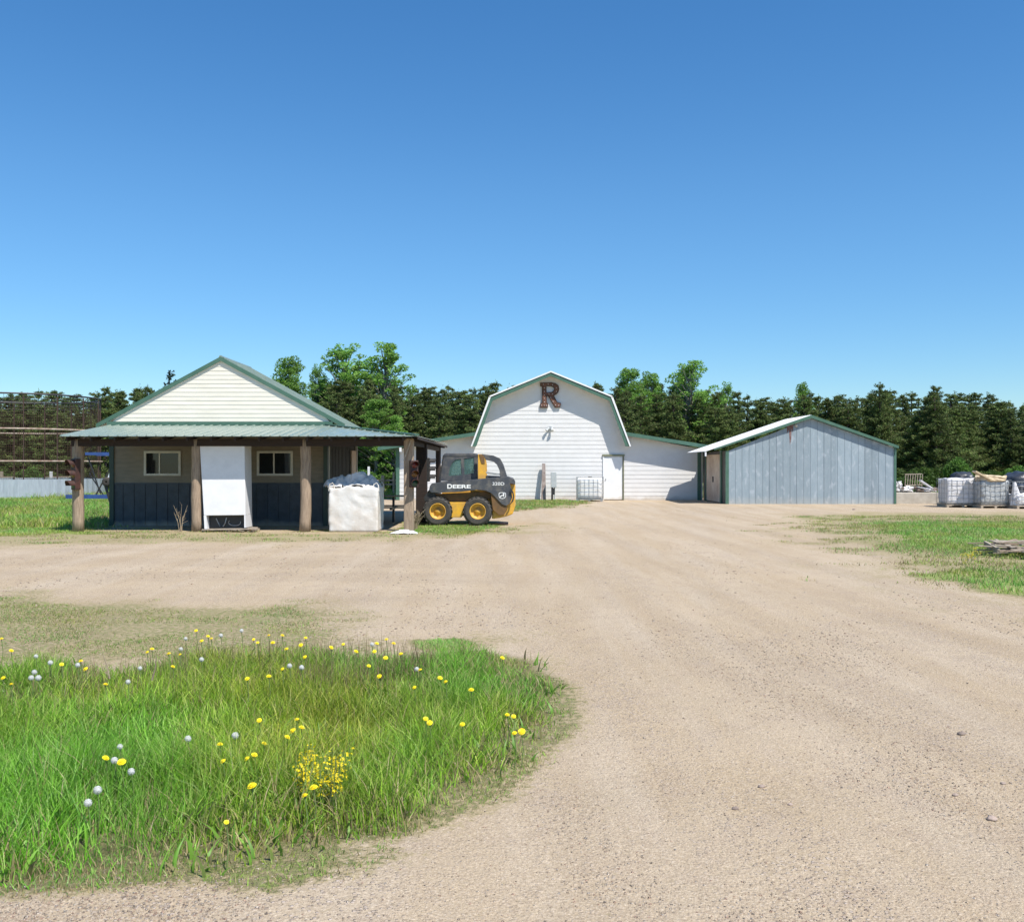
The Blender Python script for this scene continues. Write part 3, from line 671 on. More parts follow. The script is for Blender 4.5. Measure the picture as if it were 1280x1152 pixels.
# ---- dead weed and dry grass tufts by the posts
def twig(x, y, h, n, seed, spread=.5):
    rs = random.Random(seed); b = MB()
    for k in range(n):
        a_ = rs.uniform(0, 6.28); l = h*rs.uniform(.5, 1); sx_ = spread*rs.uniform(.1, .5)
        p0 = Vector((x+rs.uniform(-.04,.04), y+rs.uniform(-.04,.04), -.02)); p1 = p0+Vector((math.cos(a_)*sx_*.3, math.sin(a_)*sx_*.3, l*.5)); p2 = p0+Vector((math.cos(a_)*sx_, math.sin(a_)*sx_, l))
        b.tube([p0, p1, p2], [.010, .007, .003], 5)
        for j in range(3):
            q = p1.lerp(p2, rs.random()); b.tube([q, q+Vector((rs.uniform(-.12,.12), rs.uniform(-.1,.1), rs.uniform(.05,.16)))], [.005, .002], 4)
    return b
tag(twig(WX(227, 23.6), 23.6, .72, 5, 1, .45).build('dead_weed', M['stalk']), 'bare dead weed standing left of the second porch post', 'dead plant')
tag(twig(WX(519, 24.3), 24.3, .5, 26, 3, .35).build('dry_grass_tuft', M['stalk']), 'dry grass tuft between the right porch post and the loader wheel', 'dry grass')

# ================================================================== the round wire crib
cr_ = thing('corn_crib', 'round rusty wire corn crib on a corrugated steel base', 'corn crib', (-25.5, 49.6, 0))
cxx, cyy, R0, CH = -25.5, 49.6, 3.9, 5.12
b = MB(); n = 120; vs = []
for k in range(n):
    A = 2*math.pi*k/n; r = 4.1+(.035 if k % 2 else -.0)
    vs += [(cxx+r*math.cos(A), cyy+r*math.sin(A), -.05), (cxx+r*math.cos(A), cyy+r*math.sin(A), .98)]
b.add(vs, [(2*k, 2*((k+1)%n), 2*((k+1)%n)+1, 2*k+1) for k in range(n)]); b.build('base_wall', M['corr'], cr_)
b = MB()
for k in range(260):
    A = 2*math.pi*k/260; p = (cxx+R0*math.cos(A), cyy+R0*math.sin(A)); b.bar((*p, .9), (*p, 4.6), .005)
z = 1.0
while z < 4.7: b.ring((cxx, cyy, z), R0, .004, 'z', 48, 4); z += .12
b.build('wire_mesh', M['rustwire'], cr_)
b = MB()
for k in range(16):
    A = 2*math.pi*(k+.35)/16; p = (cxx+(R0+.03)*math.cos(A), cyy+(R0+.03)*math.sin(A)); b.bar((*p, 0), (*p, 5.05), .045)
b.build('upright', M['rust'], cr_)
for z_, m_, t_ in ((3.42, 'ringpale', .055), (1.86, 'ringpale', .05)): MB().ring((cxx, cyy, z_), R0+.08, t_, 'z', 64, 6).build('hoop', M[m_], cr_)
MB().ring((cxx, cyy, CH), R0+.02, .045, 'z', 64, 6).build('top_rail', M['darkwire'], cr_)
b = MB(); 
for z_ in (4.75, 4.9): b.ring((cxx, cyy, z_), R0, .012, 'z', 64, 4)
for k in range(75):
    A = 2*math.pi*k/75; p = (cxx+R0*math.cos(A), cyy+R0*math.sin(A)); b.bar((*p, 4.55), (*p, 5.1), .012)
b.build('top_netting', M['darkwire'], cr_)

# ================================================================== the barn
BY = 45.7; BYF = 45.2
bn = thing('barn', 'white gambrel-roofed barn with green trim and a low wing on each side', 'barn', (1.83, BY, 0))
def bw(px_): return WX(px_, BYF)
PK = (1.83, 6.02); KN = 2.87; KZ = 4.84; TN = 3.72; TZ2 = 2.55
LWX, RWX = -5.42, 8.92
def gam_l(z):
    if z >= 2.5:
        if z <= KZ: return 1.83-(TN-.12+(KN-TN)*(z-TZ2)/(KZ-TZ2))
        return 1.83-KN*(PK[1]-z)/(PK[1]-KZ)+.06
    return 0
def lw_top(z):     # how far the wing wall reaches outward at height z (its roof slopes)
    return 7.25 if z < 2.42 else max(3.6, 3.6+(7.25-3.6)*(3.10-z)/(3.10-2.42))
def outl(z): return 1.83-lw_top(z) if z < 2.42 else min(gam_l(z), 1.83-lw_top(z) if z < 3.1 else 99)
def outr(z): return 3.66-outl(z)
DX0, DX1, DZ = WX(755, BY), WX(778, BY), 2.05
lap_wall('front_wall', outl, outr, .0, 5.93, BY, M['siding'], bn, .2032, .013, [(DX0-.06, DX1+.06, -1, 2.1)])
MB().box(LWX-.02, LWX+.04, BY+.042, 60, 0, 2.5).box(RWX-.04, RWX, BY+.042, 60, 0, 2.5).box(LWX+.04, RWX-.04, 59.95, 60, 0, 2.5).build('side_wall', M['siding'], bn)
# main roof
rf = MB(); th = .07
for s_ in (-1, 1):
    rf.slab([(1.83, BYF-.07, 6.10), (1.83+s_*(KN+.03), BYF-.07, KZ+.08), (1.83+s_*(KN+.03), 60.3, KZ+.08), (1.83, 60.3, 6.10)], th)
    a0, a1 = 1.83+s_*(KN+.03), 1.83+s_*(TN+.05)
    rf.hexa([(a0-s_*.07, BYF-.07, KZ+.02), (a1-s_*.07, BYF-.07, TZ2), (a1-s_*.07, 60.3, TZ2), (a0-s_*.07, 60.3, KZ+.02), (a0, BYF-.07, KZ+.08), (a1, BYF-.07, TZ2), (a1, 60.3, TZ2), (a0, 60.3, KZ+.08)])
rf.build('roof', M['roofwhite'], bn)
b = MB()
for s_ in (-1, 1):
    g_ = -.075
    b.prism([(1.83, 6.09+g_), (1.83, 5.86), (1.83+s_*(KN-.12), KZ-.15), (1.83+s_*(KN-.045), KZ+.0)][::(1 if s_ < 0 else -1)], BYF-.04, BYF-.003)
    b.prism([(1.83+s_*(KN-.045), KZ+.0), (1.83+s_*(KN-.12), KZ-.15), (1.83+s_*(TN-.21), TZ2), (1.83+s_*(TN-.025), TZ2)][::(1 if s_ < 0 else -1)], BYF-.038, BYF-.001)
b.build('rake_trim', M['green'], bn)
b = MB()
for s_ in (-1, 1):
    b.slab([(1.83, BYF, 5.93), (1.83+s_*(KN-.06), BYF, KZ-.07), (1.83+s_*(KN-.06), BY-.02, KZ-.07), (1.83, BY-.02, 5.93)], .02)
b.build('soffit', M['whitepaint'], bn)
for s_ in (-1, 1):                                  # wing roofs
    xi, xo = 1.83+s_*3.55, (1.83-8.15 if s_ < 0 else 1.83+7.5)
    zi, zo = 3.20, 2.58 if s_ > 0 else 2.50
    b = MB().slab([(xi, BYF, zi), (xo, BYF, zo), (xo, 60.2, zo), (xi, 60.2, zi)], .05); b.build('wing_roof', M['green_roof'], bn)
    MB().prism([(xi, zi+.02), (xo, zo+.02), (xo, zo-.15), (xi, zi-.15)][::s_], BYF-.04, BYF-.003).build('wing_fascia', M['green'], bn)
MB().box(LWX-.1, LWX+.07, BY-.06, BY+.1, 0, 2.45).build('corner_trim', M['green'], bn)
MB().box(RWX-.10, RWX+.07, BY-.06, BY+.1, 0, 2.45).build('corner_trim', M['green'], bn)
dd = MB().box(DX0, DX1, BY-.03, BY+.02, .03, DZ).build('door', M['doorwhite'], bn, bevel=.004)
MB().box(DX0-.06, DX0, BY-.05, BY+.03, 0, DZ+.05).build('door_frame', M['doorwhite'], bn)
MB().box(DX1, DX1+.07, BY-.06, BY+.03, 0, DZ+.05).build('door_frame', mat('olive_frame', (.16,.17,.10), (.12,.12,.08), .6), bn)
MB().box(DX0-.08, DX1+.1, BY-.08, BY+.03, DZ+.05, DZ+.13).build('door_lintel', mat('olive_lintel', (.20,.22,.13), (.16,.16,.1), .6), bn)
MB().ball((DX0+.08, BY-.06, 1.0), .03).build('door_knob', M['wire'], bn)
MB().box(-5.3, -5.2, BYF-.03, BYF, 2.3, 2.5).build('gutter_end', M['whitepaint'], bn)
# flood lamp
fl = thing('flood_light', 'small twin flood light on the barn wall below the letter', 'light', (WX(688, BY), BY-.02, WZ(535, BY)))
fz = fl.location.z; fx_ = fl.location.x
MB().box(fx_-.07, fx_+.07, BY-.10, BY-.02, fz-.05, fz+.09).build('bracket', M['cabgrey'], fl)
MB().tube([(fx_-.06, BY-.1, fz+.02), (fx_-.20, BY-.17, fz-.12)], [.03, .07], 10).build('lamp', M['cabgrey'], fl)
MB().tube([(fx_+.06, BY-.1, fz+.05), (fx_+.07, BY-.2, fz-.13)], [.03, .08], 10).build('lamp', M['cabgrey'], fl)

# ---- letters
def curve_mesh(splines, depth, off=0.0):
    cu = bpy.data.curves.new('c', 'CURVE'); cu.dimensions = '2D'; cu.fill_mode = 'BOTH'; cu.extrude = depth/2; cu.offset = off
    for sp_ in splines:
        s_ = cu.splines.new('POLY'); s_.points.add(len(sp_)-1); s_.use_cyclic_u = True
        for i, (x, y) in enumerate(sp_): s_.points[i].co = (x, y, 0, 1)
    o = bpy.data.objects.new('c', cu); COL.objects.link(o); dg = bpy.context.evaluated_depsgraph_get(); dg.update()
    me = bpy.data.meshes.new_from_object(o.evaluated_get(dg)); bpy.data.objects.remove(o); return me
def text_mesh(txt, size, depth, bold=.0, shear=0, sx=1):
    cu = bpy.data.curves.new('t', 'FONT'); cu.body = txt; cu.size = size; cu.extrude = depth/2; cu.offset = bold; cu.shear = shear; cu.align_x = 'CENTER'; cu.align_y = 'CENTER'
    o = bpy.data.objects.new('t', cu); COL.objects.link(o); o.scale.x = sx; dg = bpy.context.evaluated_depsgraph_get(); dg.update()
    me = bpy.data.meshes.new_from_object(o.evaluated_get(dg)); bpy.data.objects.remove(o)
    for v in me.vertices: v.co.x *= sx
    return me
def link_flat(name, me, m, parent, loc):            # a flat shape drawn in XY, stood up to face -Y
    for v in me.vertices: v.co = (v.co.x, -v.co.z, v.co.y)
    me.materials.clear(); me.materials.append(m); o = bpy.data.objects.new(name, me); COL.objects.link(o); o.parent = parent; o.location = loc; return o
Rsrc = [(868,258),(995,255),(1045,265),(1078,292),(1088,330),(1078,368),(1050,395),(1028,408),(1060,472),(1072,484),(1108,492),(1100,542),(1040,545),(1022,520),(968,425),(950,405),(944,408),(946,488),(962,494),(957,546),(870,546),(870,496),(890,488),(890,306),(868,300)]
Rhole = [(942,300),(990,300),(1018,310),(1030,332),(1018,356),(990,368),(942,370)]
sc_ = 1/9.14*BY/F
def rl(pts): return [((x-985)*sc_, -(y-400)*sc_) for x, y in pts]
lr = thing('letter_sign', 'large rusty metal letter R mounted high on the barn gable', 'sign', (WX(580+985/9.14, BY), BY-.065, WZ(450+400/9.14, BY)))
link_flat('letter_body', curve_mesh([rl(Rsrc), rl(Rhole)], .08), mat('dark_brown_letter', (.07,.035,.025), (.04,.025,.02), .7), lr, (0, 0, 0))
link_flat('letter_face', curve_mesh([rl(Rsrc), rl(Rhole)], .012, -.035), mat('rusty_letter_face', (.17,.075,.045), (.075,.038,.026), .8, scale=5), lr, (0, -.045, 0))
b = MB()
for x, y in [(905,280),(918,320),(918,360),(918,400),(918,440),(918,480),(915,520),(960,278),(1010,285),(1055,320),(1055,360),(1010,390),(970,388),(990,430),(1015,475),(1045,515),(1080,520),(885,520),(942,520)]:
    q = rl([(x, y)])[0]; MB().ball((q[0], -.055, q[1]), .018, 8, 6).build('bulb', M['litter'], lr, local=True)

# ---- things along the barn's foot
y0 = 45.15
bo = MB(); bo.hexa([(WX(676.5,y0), y0, -.05), (WX(682.5,y0), y0, -.05), (WX(682.5,y0), y0+.12, -.05), (WX(676.5,y0), y0+.12, -.05), (WX(678,y0), BY-.25, WZ(579,y0)), (WX(682,y0), BY-.25, WZ(579,y0)), (WX(682,y0), BY-.15, WZ(579,y0)), (WX(678,y0), BY-.15, WZ(579,y0))])
tag(bo.build('leaning_board', M['pink'], bevel=.01), 'pinkish wooden board leaning upright against the barn wall', 'board')
mc = thing('meter_cabinet', 'grey electric cabinet on a post in front of the barn', 'electric box', (WX(692, 44.9), 44.9, 0))
xa, xb = WX(688.5, 44.9), WX(695.5, 44.9)
MB().box(xa, xb, 44.75, 45.0, WZ(609,44.9), WZ(590,44.9)).build('cabinet', M['cabgrey'], mc, bevel=.01)
MB().box(xa+.02, xa+.1, 44.85, 44.95, -.05, WZ(609,44.9)).build('post', M['darkwood'], mc)
MB().tube([(xa+.17, 44.9, -.05), (xa+.17, 44.9, WZ(609,44.9))], .03, 8).build('conduit', M['cabgrey'], mc)
MB().box(xa+.03, xb-.08, 44.70, 44.75, WZ(618,44.9), WZ(610,44.9)).build('meter', M['black'], mc)

def tote(loc, rz, label, w=1.2, d=1.0, h=1.12, contents='tank', cage=True, name='ibc_tote', seed=1, mesh_n=6, fill=1.0):
    t = thing('caged_tote', label, 'tote', loc, rz, 'caged bulk totes')
    b = MB()
    for x in (-w/2+.05, 0, w/2-.05): b.box(x-.045, x+.045, -d/2, d/2, 0, .08)
    b.box(-w/2, w/2, -d/2, d/2, .08, .13); b.build('pallet', M['wood2' if contents != 'tank' else 'wire'], t, local=True)
    c = MB(); r = .009
    nx_, nz_ = mesh_n, 5
    for i in range(nx_+1):
        x = -w/2+w*i/nx_
        for y in (-d/2, d/2): c.bar((x, y, .13), (x, y, h), .011)
    for i in range(5):
        y = -d/2+d*i/4
        for x in (-w/2, w/2): c.bar((x, y, .13), (x, y, h), .011)
    for k in range(nz_+1):
        z = .16+(h-.16)*k/nz_
        for y in (-d/2-.012, d/2+.012): c.bar((-w/2-.012, y, z), (w/2+.012, y, z), .011)
        for x in (-w/2-.012, w/2+.012): c.bar((x, -d/2-.012, z), (x, d/2+.012, z), .011)
    c.build('cage', M['wire'], t, local=True)
    if contents == 'tank':
        MB().add(*soft_box(-w/2+.03, w/2-.03, -d/2+.03, d/2-.03, .14, h-.04, 8, seed, .015, 12, .02)).build('tank', M['tank'], t, local=True, smooth=True)
        MB().tube([(0, 0, h-.06), (0, 0, h+.02)], .09, 12).build('cap', M['black'], t, local=True)
    elif contents == 'bag':
        MB().add(*soft_box(-w/2+.02, w/2-.02, -d/2+.02, d/2-.02, .14, h+.01, 12, seed, .04, 16, .06)).build('bag', M['litter'], t, local=True, smooth=True)
    elif contents == 'film':
        MB().add(*soft_box(-w/2+.02, w/2-.02, -d/2+.02, d/2-.02, .14, h-.02, 12, seed, .04, 9, .05)).build('film_load', M['greyfilm'], t, local=True, smooth=True)
    elif contents == 'half':
        MB().add(*soft_box(-w/2+.03, w/2-.03, -d/2+.05, d/2-.03, .14, .55, 10, seed, .05, 6, .10)).build('bag', M['litter'], t, local=True, smooth=True)
        MB().tube([(-w/2+.2, -.2, .14), (-w/2+.17, -.2, .5), (-w/2+.12, -.2, 1.0)], [.24, .16, .05], 10).build('cone', M['litter'], t, local=True)
        MB().add(*soft_box(-w/2+.3, w/2-.05, -.1, d/2-.05, .5, h-.1, 8, seed+3, .05, 5, .05)).build('tarp', M['tarp'], t, local=True, smooth=True)
    return t
tote((WX(737.5, 44.5), 44.5, 0), math.radians(-8), 'caged white tote standing left of the barn door', contents='tank')
tote((WX(1197.5, 38.1), 38.1, 0), math.radians(-6), 'wire caged tote packed with white bags beside the concrete block', w=1.25, d=1.15, h=1.12, contents='bag', seed=4)
tote((WX(1236, 37.4), 37.4, 0), 0, 'caged tote wrapped in grey film with cardboard on top', w=1.16, d=1.1, h=1.08, contents='film', seed=6)
tote((WX(1279, 36.9), 36.9, 0), math.radians(4), 'half empty wire caged tote at the right edge of the row', w=1.18, d=1.1, h=1.02, contents='half', seed=8)
cb = thing('torn_cardboard', 'torn tan cardboard heaped on the film wrapped tote', 'cardboard', (WX(1236, 37.2), 37.2, 1.1))
xq = WX(1236, 37.2)
b = MB().bar((xq-.62, 37.1, 1.42), (xq-.05, 37.0, 1.08), .5, .05, (0,0,1)).bar((xq-.2, 37.3, 1.3), (xq+.1, 37.2, 1.1), .3, .04).add(*soft_box(xq-.4, xq+.58, 36.8, 37.7, 1.0, 1.26, 8, 12, .08, 4, .1))
b.build('cardboard', M['card'], cb)
# concrete bunker with scrap
cbk = MB().box(16.37, WX(1178, 41.3), 41.3, 42.4, -.05, WZ(615.5, 41.3)).build('concrete_block', M['concrete'], bevel=.03)
tag(cbk, 'long pale concrete block right of the blue-grey shed', 'concrete block')
zt = WZ(615.5, 41.3)
jw = thing('scrap_sheets', 'white plastic scrap piled on the concrete block', 'scrap', (16.6, 41.9, zt))
b = MB().add(*soft_box(16.5, 16.9, 41.4, 42.0, zt, zt+.48, 6, 3, .12, 3, .1)).add(*soft_box(16.9, 17.4, 41.4, 42.0, zt, zt+.24, 6, 5, .12, 3, .1)).add(*soft_box(17.6, 18.2, 41.4, 42.0, zt, zt+.2, 6, 8, .14, 3, .1))
b.bar((WX(1150,41.7), 41.7, zt+.52), (WX(1166,41.6), 41.6, zt+.15), .4, .06)
b.bar((17.5, 41.5, zt+.25), (18.3, 41.45, zt+.05), .2, .03)
b.build('sheet', M['litter'], jw)
b = MB()
for k in range(26):
    x = random.uniform(16.5, 18.4); y = random.uniform(41.4, 42.2); b.ball((x, y, zt+random.uniform(.03,.25)), random.uniform(.04, .13), 6, 5, (1.3,1,.7), .3)
tag(b.build('rubble', M['stone']), 'loose rubble heaped on the concrete block', 'rubble', kind='stuff')
rk = thing('slatted_rack', 'pale slatted wooden rack standing in the scrap pile', 'rack', (17.4, 42.0, zt))
b = MB(); xr0, xr1 = WX(1131, 42.0), WX(1152, 42.0)
for z_ in (zt+.3, 1.26): b.bar((xr0, 42.0, z_), (xr1, 42.0, z_+.02), .04, .04)
for k in range(8): x = xr0+(xr1-xr0)*k/7; b.bar((x, 42.03, zt-.01), (x+.04, 41.99, 1.28), .025, .035)
b.build('slat', M['wood2'], rk)
tp = MB().add(*soft_box(WX(1190,40), WX(1216,40), 39.6, 40.6, 0, 1.38, 8, 21, .1, 3.5, .1)); tag(tp.build('black_tarp', M['tarp'], smooth=True), 'black tarp bundle behind the tote of white bags', 'tarp', 'black tarp bundles')
tp = MB().add(*soft_box(WX(1258,39.5), WX(1310,39.5), 39.0, 40.4, 0, 1.36, 8, 23, .1, 3.5, .12)); tag(tp.build('black_tarp', M['tarp'], smooth=True), 'wide black tarp bundle behind the half empty tote', 'tarp', 'black tarp bundles')

# ---- pallet pile on the grass
pp = thing('pallet_pile', 'collapsed pile of weathered pallet boards in the grass at right', 'pallet pile', (*G(1262, 700), 0))
cx0, cy0 = WX(1262, 17.4), 17.4
for k in range(24):
    lvl = k//6; ln = random.uniform(.6, 1.25)*(1 if k % 5 else 1.2); an = random.uniform(-.5, .4) if k % 4 else random.uniform(1.2, 1.9)
    xc = cx0+random.uniform(-.25, .75)+lvl*.06; yc = cy0-.6+random.uniform(0, 1.2); z = .04+lvl*.04+random.uniform(0, .03); ti = random.uniform(-.06, .06)
    MB().bar((xc-ln/2*math.cos(an), yc-ln/2*math.sin(an), max(.02, z-ti)), (xc+ln/2*math.cos(an), yc+ln/2*math.sin(an), max(.02, z+ti)), random.uniform(.07,.13), .018).build('board', M['wood2' if k % 3 else 'wood'], pp)
for dx, dy in ((-.35, .0), (.1, .5), (.55, .1)): MB().bar((cx0+dx, cy0+dy-.3, .10), (cx0+dx+.15, cy0+dy+.5, .17), .045, .09).build('runner', M['wood2'], pp)
for k in range(3): MB().bar((cx0-.1+k*.06, cy0+.35+k*.22, .20), (cx0+1.0+k*.05, cy0+.45+k*.22, .25-.04*k), .1, .018).build('board', M['wood2'], pp)

# ================================================================== the blue-grey shed
SY = 41.0
sh = thing('metal_shed', 'low blue-grey metal shed with white roof and green trim', 'shed', (12.7, SY, 0))
sx0, sx1 = WX(907, SY), WX(1118, SY); pkx, pkz = WX(1013, SY), WZ(521, SY)
el_, er_ = WZ(563, SY), WZ(558, SY)
def stop_(x): return (el_+(pkz-el_)*(x-sx0)/(pkx-sx0)) if x < pkx else (er_+(pkz-er_)*(sx1-x)/(sx1-pkx))
b = MB(); x = sx0+.12; k = 0
while x < sx1-.03:
    x2 = min(x+.2915, sx1-.02); j = random.uniform(0, .006)
    b.prism([(x+.011, 0), (x2, 0), (x2, stop_(x2)-.06), (x+.011, stop_(x+.011)-.06)], SY-.006-j, SY+.03)
    b.prism([(x, 0), (x+.011, 0), (x+.011, stop_(x)-.06), (x, stop_(x)-.06)], SY+.008, SY+.028) if k % 2 else b.prism([(x, 0), (x+.009, 0), (x+.009, stop_(x)-.06), (x, stop_(x)-.06)], SY-.02, SY+.028)
    x = x2; k += 1
fw = b.build('front_wall', M['shedblue'], sh)
MB().box(sx0, sx0+.13, SY-.04, SY+.1, 0, stop_(sx0+.1)-.05).build('corner_trim', M['green'], sh)
MB().box(sx1-.03, sx1+.07, SY-.04, SY+.1, 0, er_-.02).build('corner_trim', M['green'], sh)
sb_ = 44.9
MB().box(sx0+.02, sx0+.06, SY+.1, 45.9, 0, el_-.02).box(sx1-.04, sx1, SY+.1, sb_, 0, er_-.02).box(sx0+.06, sx1-.04, sb_-.1, sb_-.05, 0, el_-.02).build('side_wall', M['sidepanel'], sh)
sdoor = MB().box(sx0-.03, sx0+.018, 42.0, 44.9, .04, WZ(568, 43.0)).build('sliding_door', M['plywood'], sh, bevel=.005)
MB().box(sx0-.08, sx0-.032, 43.3, 43.36, .9, 1.15).build('handle', M['black'], sdoor)
MB().box(sx0-.05, sx0+.018, 44.95, 45.1, 0, 2.3).box(sx0-.05, sx0+.018, 41.75, 41.95, 0, 2.3).build('door_post', M['green'], sh)
ovx = 8.2; sl = (pkz-el_)/(pkx-sx0); ovz = WZ(563, SY)-(sx0-ovx)*sl+.05
ovz = max(ovz, 2.18)
xr_, zr_ = sx1+.12, er_-.0
rf = MB(); yf = SY-.15
rf.slab([(ovx, yf, ovz+.08), (pkx, yf, pkz+.08), (pkx, sb_, pkz+.08), (ovx, sb_, ovz+.08)], .03)
rf.slab([(pkx, yf, pkz+.08), (xr_, yf, zr_+.03), (xr_, sb_, zr_+.03), (pkx, sb_, pkz+.08)], .03)
rf.build('roof', M['roofwhite'], sh)
b = MB(); b.prism([(ovx+.4, ovz+.04+.4*(pkz-ovz)/(pkx-ovx)), (ovx+.4, ovz-.02+.4*(pkz-ovz)/(pkx-ovx)), (pkx, pkz-.06), (pkx, pkz+.075)], yf-.03, yf-.002); b.prism([(pkx, pkz+.075), (pkx, pkz-.06), (xr_, zr_-.09), (xr_, zr_+.03)], yf-.03, yf-.002)
b.build('rake_trim', M['green'], sh)
b = MB(); y = yf+.2
while y < sb_: b.bar((ovx, y, ovz+.085), (pkx, y, pkz+.085), .03, .02); y += .3
b.build('roof_ribs', M['roofwhite'], sh)
MB().box(ovx+.02, ovx+.08, yf+.02, yf+.12, ovz-.14, ovz+.05).build('gutter_end', M['whitepaint'], sh)
b = MB(); rx_ = WX(988, SY)
b.prism([(rx_-.16, WZ(530,SY)+.0), (rx_-.14, WZ(542,SY)), (rx_-.07, WZ(537,SY)), (rx_-.02, WZ(556,SY)), (rx_+.03, WZ(548,SY)), (rx_+.05, WZ(535,SY)), (rx_+.10, WZ(540,SY)), (rx_+.14, WZ(530,SY)+.06)], SY-.0145, SY-.0125)
b.build('rust_stain', mat('rust_run', (.13,.05,.035), (.22,.14,.13), .8, scale=9), sh)
MB().ball((WX(995,SY), SY-.05, WZ(532,SY)), .06).build('vent_cap', M['window_white'], sh)

# ================================================================== the skid steer loader
SX = 46.3
def K(cx_, cy_): return ((515+cx_/8.533-572)/SX, (657.5-540-cy_/8.533)/SX)
sk = thing('skid_steer_loader', 'yellow and charcoal skid steer loader parked right of the porch', 'loader', (WX(572, 25.92), 25.92, 0))
def kp(name, pts, y0_, y1_, m, bevel=.012, parent=None):
    return MB().prism([K(*p) for p in pts], y0_, y1_).build(name, m, parent or sk, local=True, bevel=bevel)
# y: 0 = near tyre face, 1.8 = far tyre face
kp('chassis', [(330,640),(860,620),(900,640),(900,860),(840,905),(330,905),(250,860),(250,700)], .36, 1.44, M['yellow'])
kp('side_skirt', [(392,752),(572,752),(555,800),(528,915),(405,915),(400,820)], .12, .36, M['yellow'])
kp('side_skirt', [(392,752),(572,752),(555,800),(528,915),(405,915),(400,820)], 1.44, 1.68, M['yellow'])
kp('chassis_side_shade', [(235,665),(840,640),(860,700),(830,720),(600,715),(572,750),(392,750),(370,715),(230,710)], .22, .36, M['brownyel'])  # chassis side below the arm, its shade painted in as brown
kp('tail', [(862,640),(1040,545),(1085,548),(1104,575),(1104,790),(1075,880),(1010,905),(930,922),(850,932),(860,800)], .14, 1.66, M['yellow'], .03)
kp('rear_linkage', [(838,650),(930,700),(1000,800),(1018,800),(985,885),(930,890),(860,830)], .06, .13, M['brownyel'], .006)  # brown here paints in the shade the arm throws on the rear chassis
for yy, fc in ((.03, 1), (1.62, 0)):
    kp('loader_arm', [(190,575),(212,548),(330,535),(480,522),(690,506),(850,489),(1020,478),(1082,500),(1102,532),(1100,562),(1045,552),(1062,640),(1068,700),(1040,770),(1002,792),(960,775),(920,735),(880,690),(836,650),(780,628),(690,618),(520,640),(300,650),(205,650),(180,625)], yy, yy+.13, M['armgrey'], .01)
kp('hydraulic_hose', [(1040,640),(1055,600),(1080,640),(1092,690),(1080,740),(1050,775),(1044,768),(1066,735),(1078,690),(1068,650)], -.02, .02, M['black'], .004)
kp('quick_attach', [(175,620),(240,640),(250,700),(215,745),(130,745),(120,700)], .1, 1.7, M['black'])
kp('rear_arm_tower', [(742,236),(868,252),(935,282),(972,350),(1012,480),(940,482),(932,410),(905,350),(868,318),(782,298),(770,268)], .10, .20, M['armgrey'], .006)
kp('rear_arm_tower', [(742,236),(868,252),(935,282),(972,350),(1012,480),(940,482),(932,410),(905,350),(868,318),(782,298),(770,268)], 1.56, 1.66, M['armgrey'], .006)
kp('tower_bar', [(790,425),(940,445),(940,462),(790,445)], .12, .18, M['wire'], .002)
kp('engine_hood', [(780,470),(1000,478),(1080,500),(1085,560),(780,560)], .3, 1.5, M['armgrey'], .02)
kp('rear_pillar', [(702,238),(742,238),(768,262),(782,345),(784,498),(702,504)], .10, .22, M['yellow'], .006)
kp('rear_pillar', [(702,238),(742,238),(768,262),(782,345),(784,498),(702,504)], 1.54, 1.66, M['yellow'], .006)
kp('pillar_cap', [(715,240),(742,240),(770,262),(776,340),(740,335)], .085, .098, M['brownyel'], 0)
# cab
def cm(pts): return [K(*p) for p in pts]
side_o = cm([(322,262),(345,238),(692,236),(695,506),(480,521),(276,530),(300,395)])
w1 = cm([(383,472),(392,392),(420,330),(455,296),(515,287),(522,462)]); w2 = cm([(548,285),(655,270),(658,440),(552,458)])
for yy in (.36, 1.40):
    me = curve_mesh([side_o, w1, w2], .04); o = link_flat('cab_side', me, M['armgrey'], sk, (0, yy, 0))
    MB().prism(w1, yy-.004, yy+.004).build('pane', M['cabglass'], o, local=True).location = (0, -yy, 0)
    MB().prism(w2, yy-.004, yy+.004).build('pane', M['cabglass'], o, local=True).location = (0, -yy, 0)
    g = MB()
    for (ax_, bx__, az_, bz_) in ((383,522,287,472), (548,658,270,458)):
        for k in range(8):
            x = ax_+(bx__-ax_)*(k+.5)/8; zt_ = az_ if ax_ > 500 else az_+max(0, (430-x)*.9); p, q = K(x, zt_), K(x, bz_-5); g.bar((p[0], yy+.012, p[1]), (q[0], yy+.012, q[1]), .006)
        for k in range(11):
            z = az_+(bz_-az_)*(k+.5)/11; xl_ = ax_ if ax_ > 500 else ax_+max(0, (400-z)*.55); p, q = K(xl_, z), K(bx__, z); g.bar((p[0], yy+.016, p[1]), (q[0], yy+.016, q[1]), .006)
    g.build('grille', M['black'], sk, local=True)
kp('cab_roof', [(322,262),(336,232),(360,226),(660,226),(700,236),(700,262)], .33, 1.45, M['armgrey'], .015)
kp('cab_rear', [(672,262),(692,262),(695,506),(675,508)], .38, 1.38, M['armgrey'], .004)
kp('seat', [(560,400),(600,390),(620,500),(520,510),(480,490),(560,480)], .65, 1.1, M['black'], .02)
kp('cab_post', [(322,245),(334,245),(290,530),(272,530)], .30, .36, M['black'], .004)
kp('cab_post', [(322,245),(334,245),(290,530),(272,530)], 1.44, 1.5, M['black'], .004)
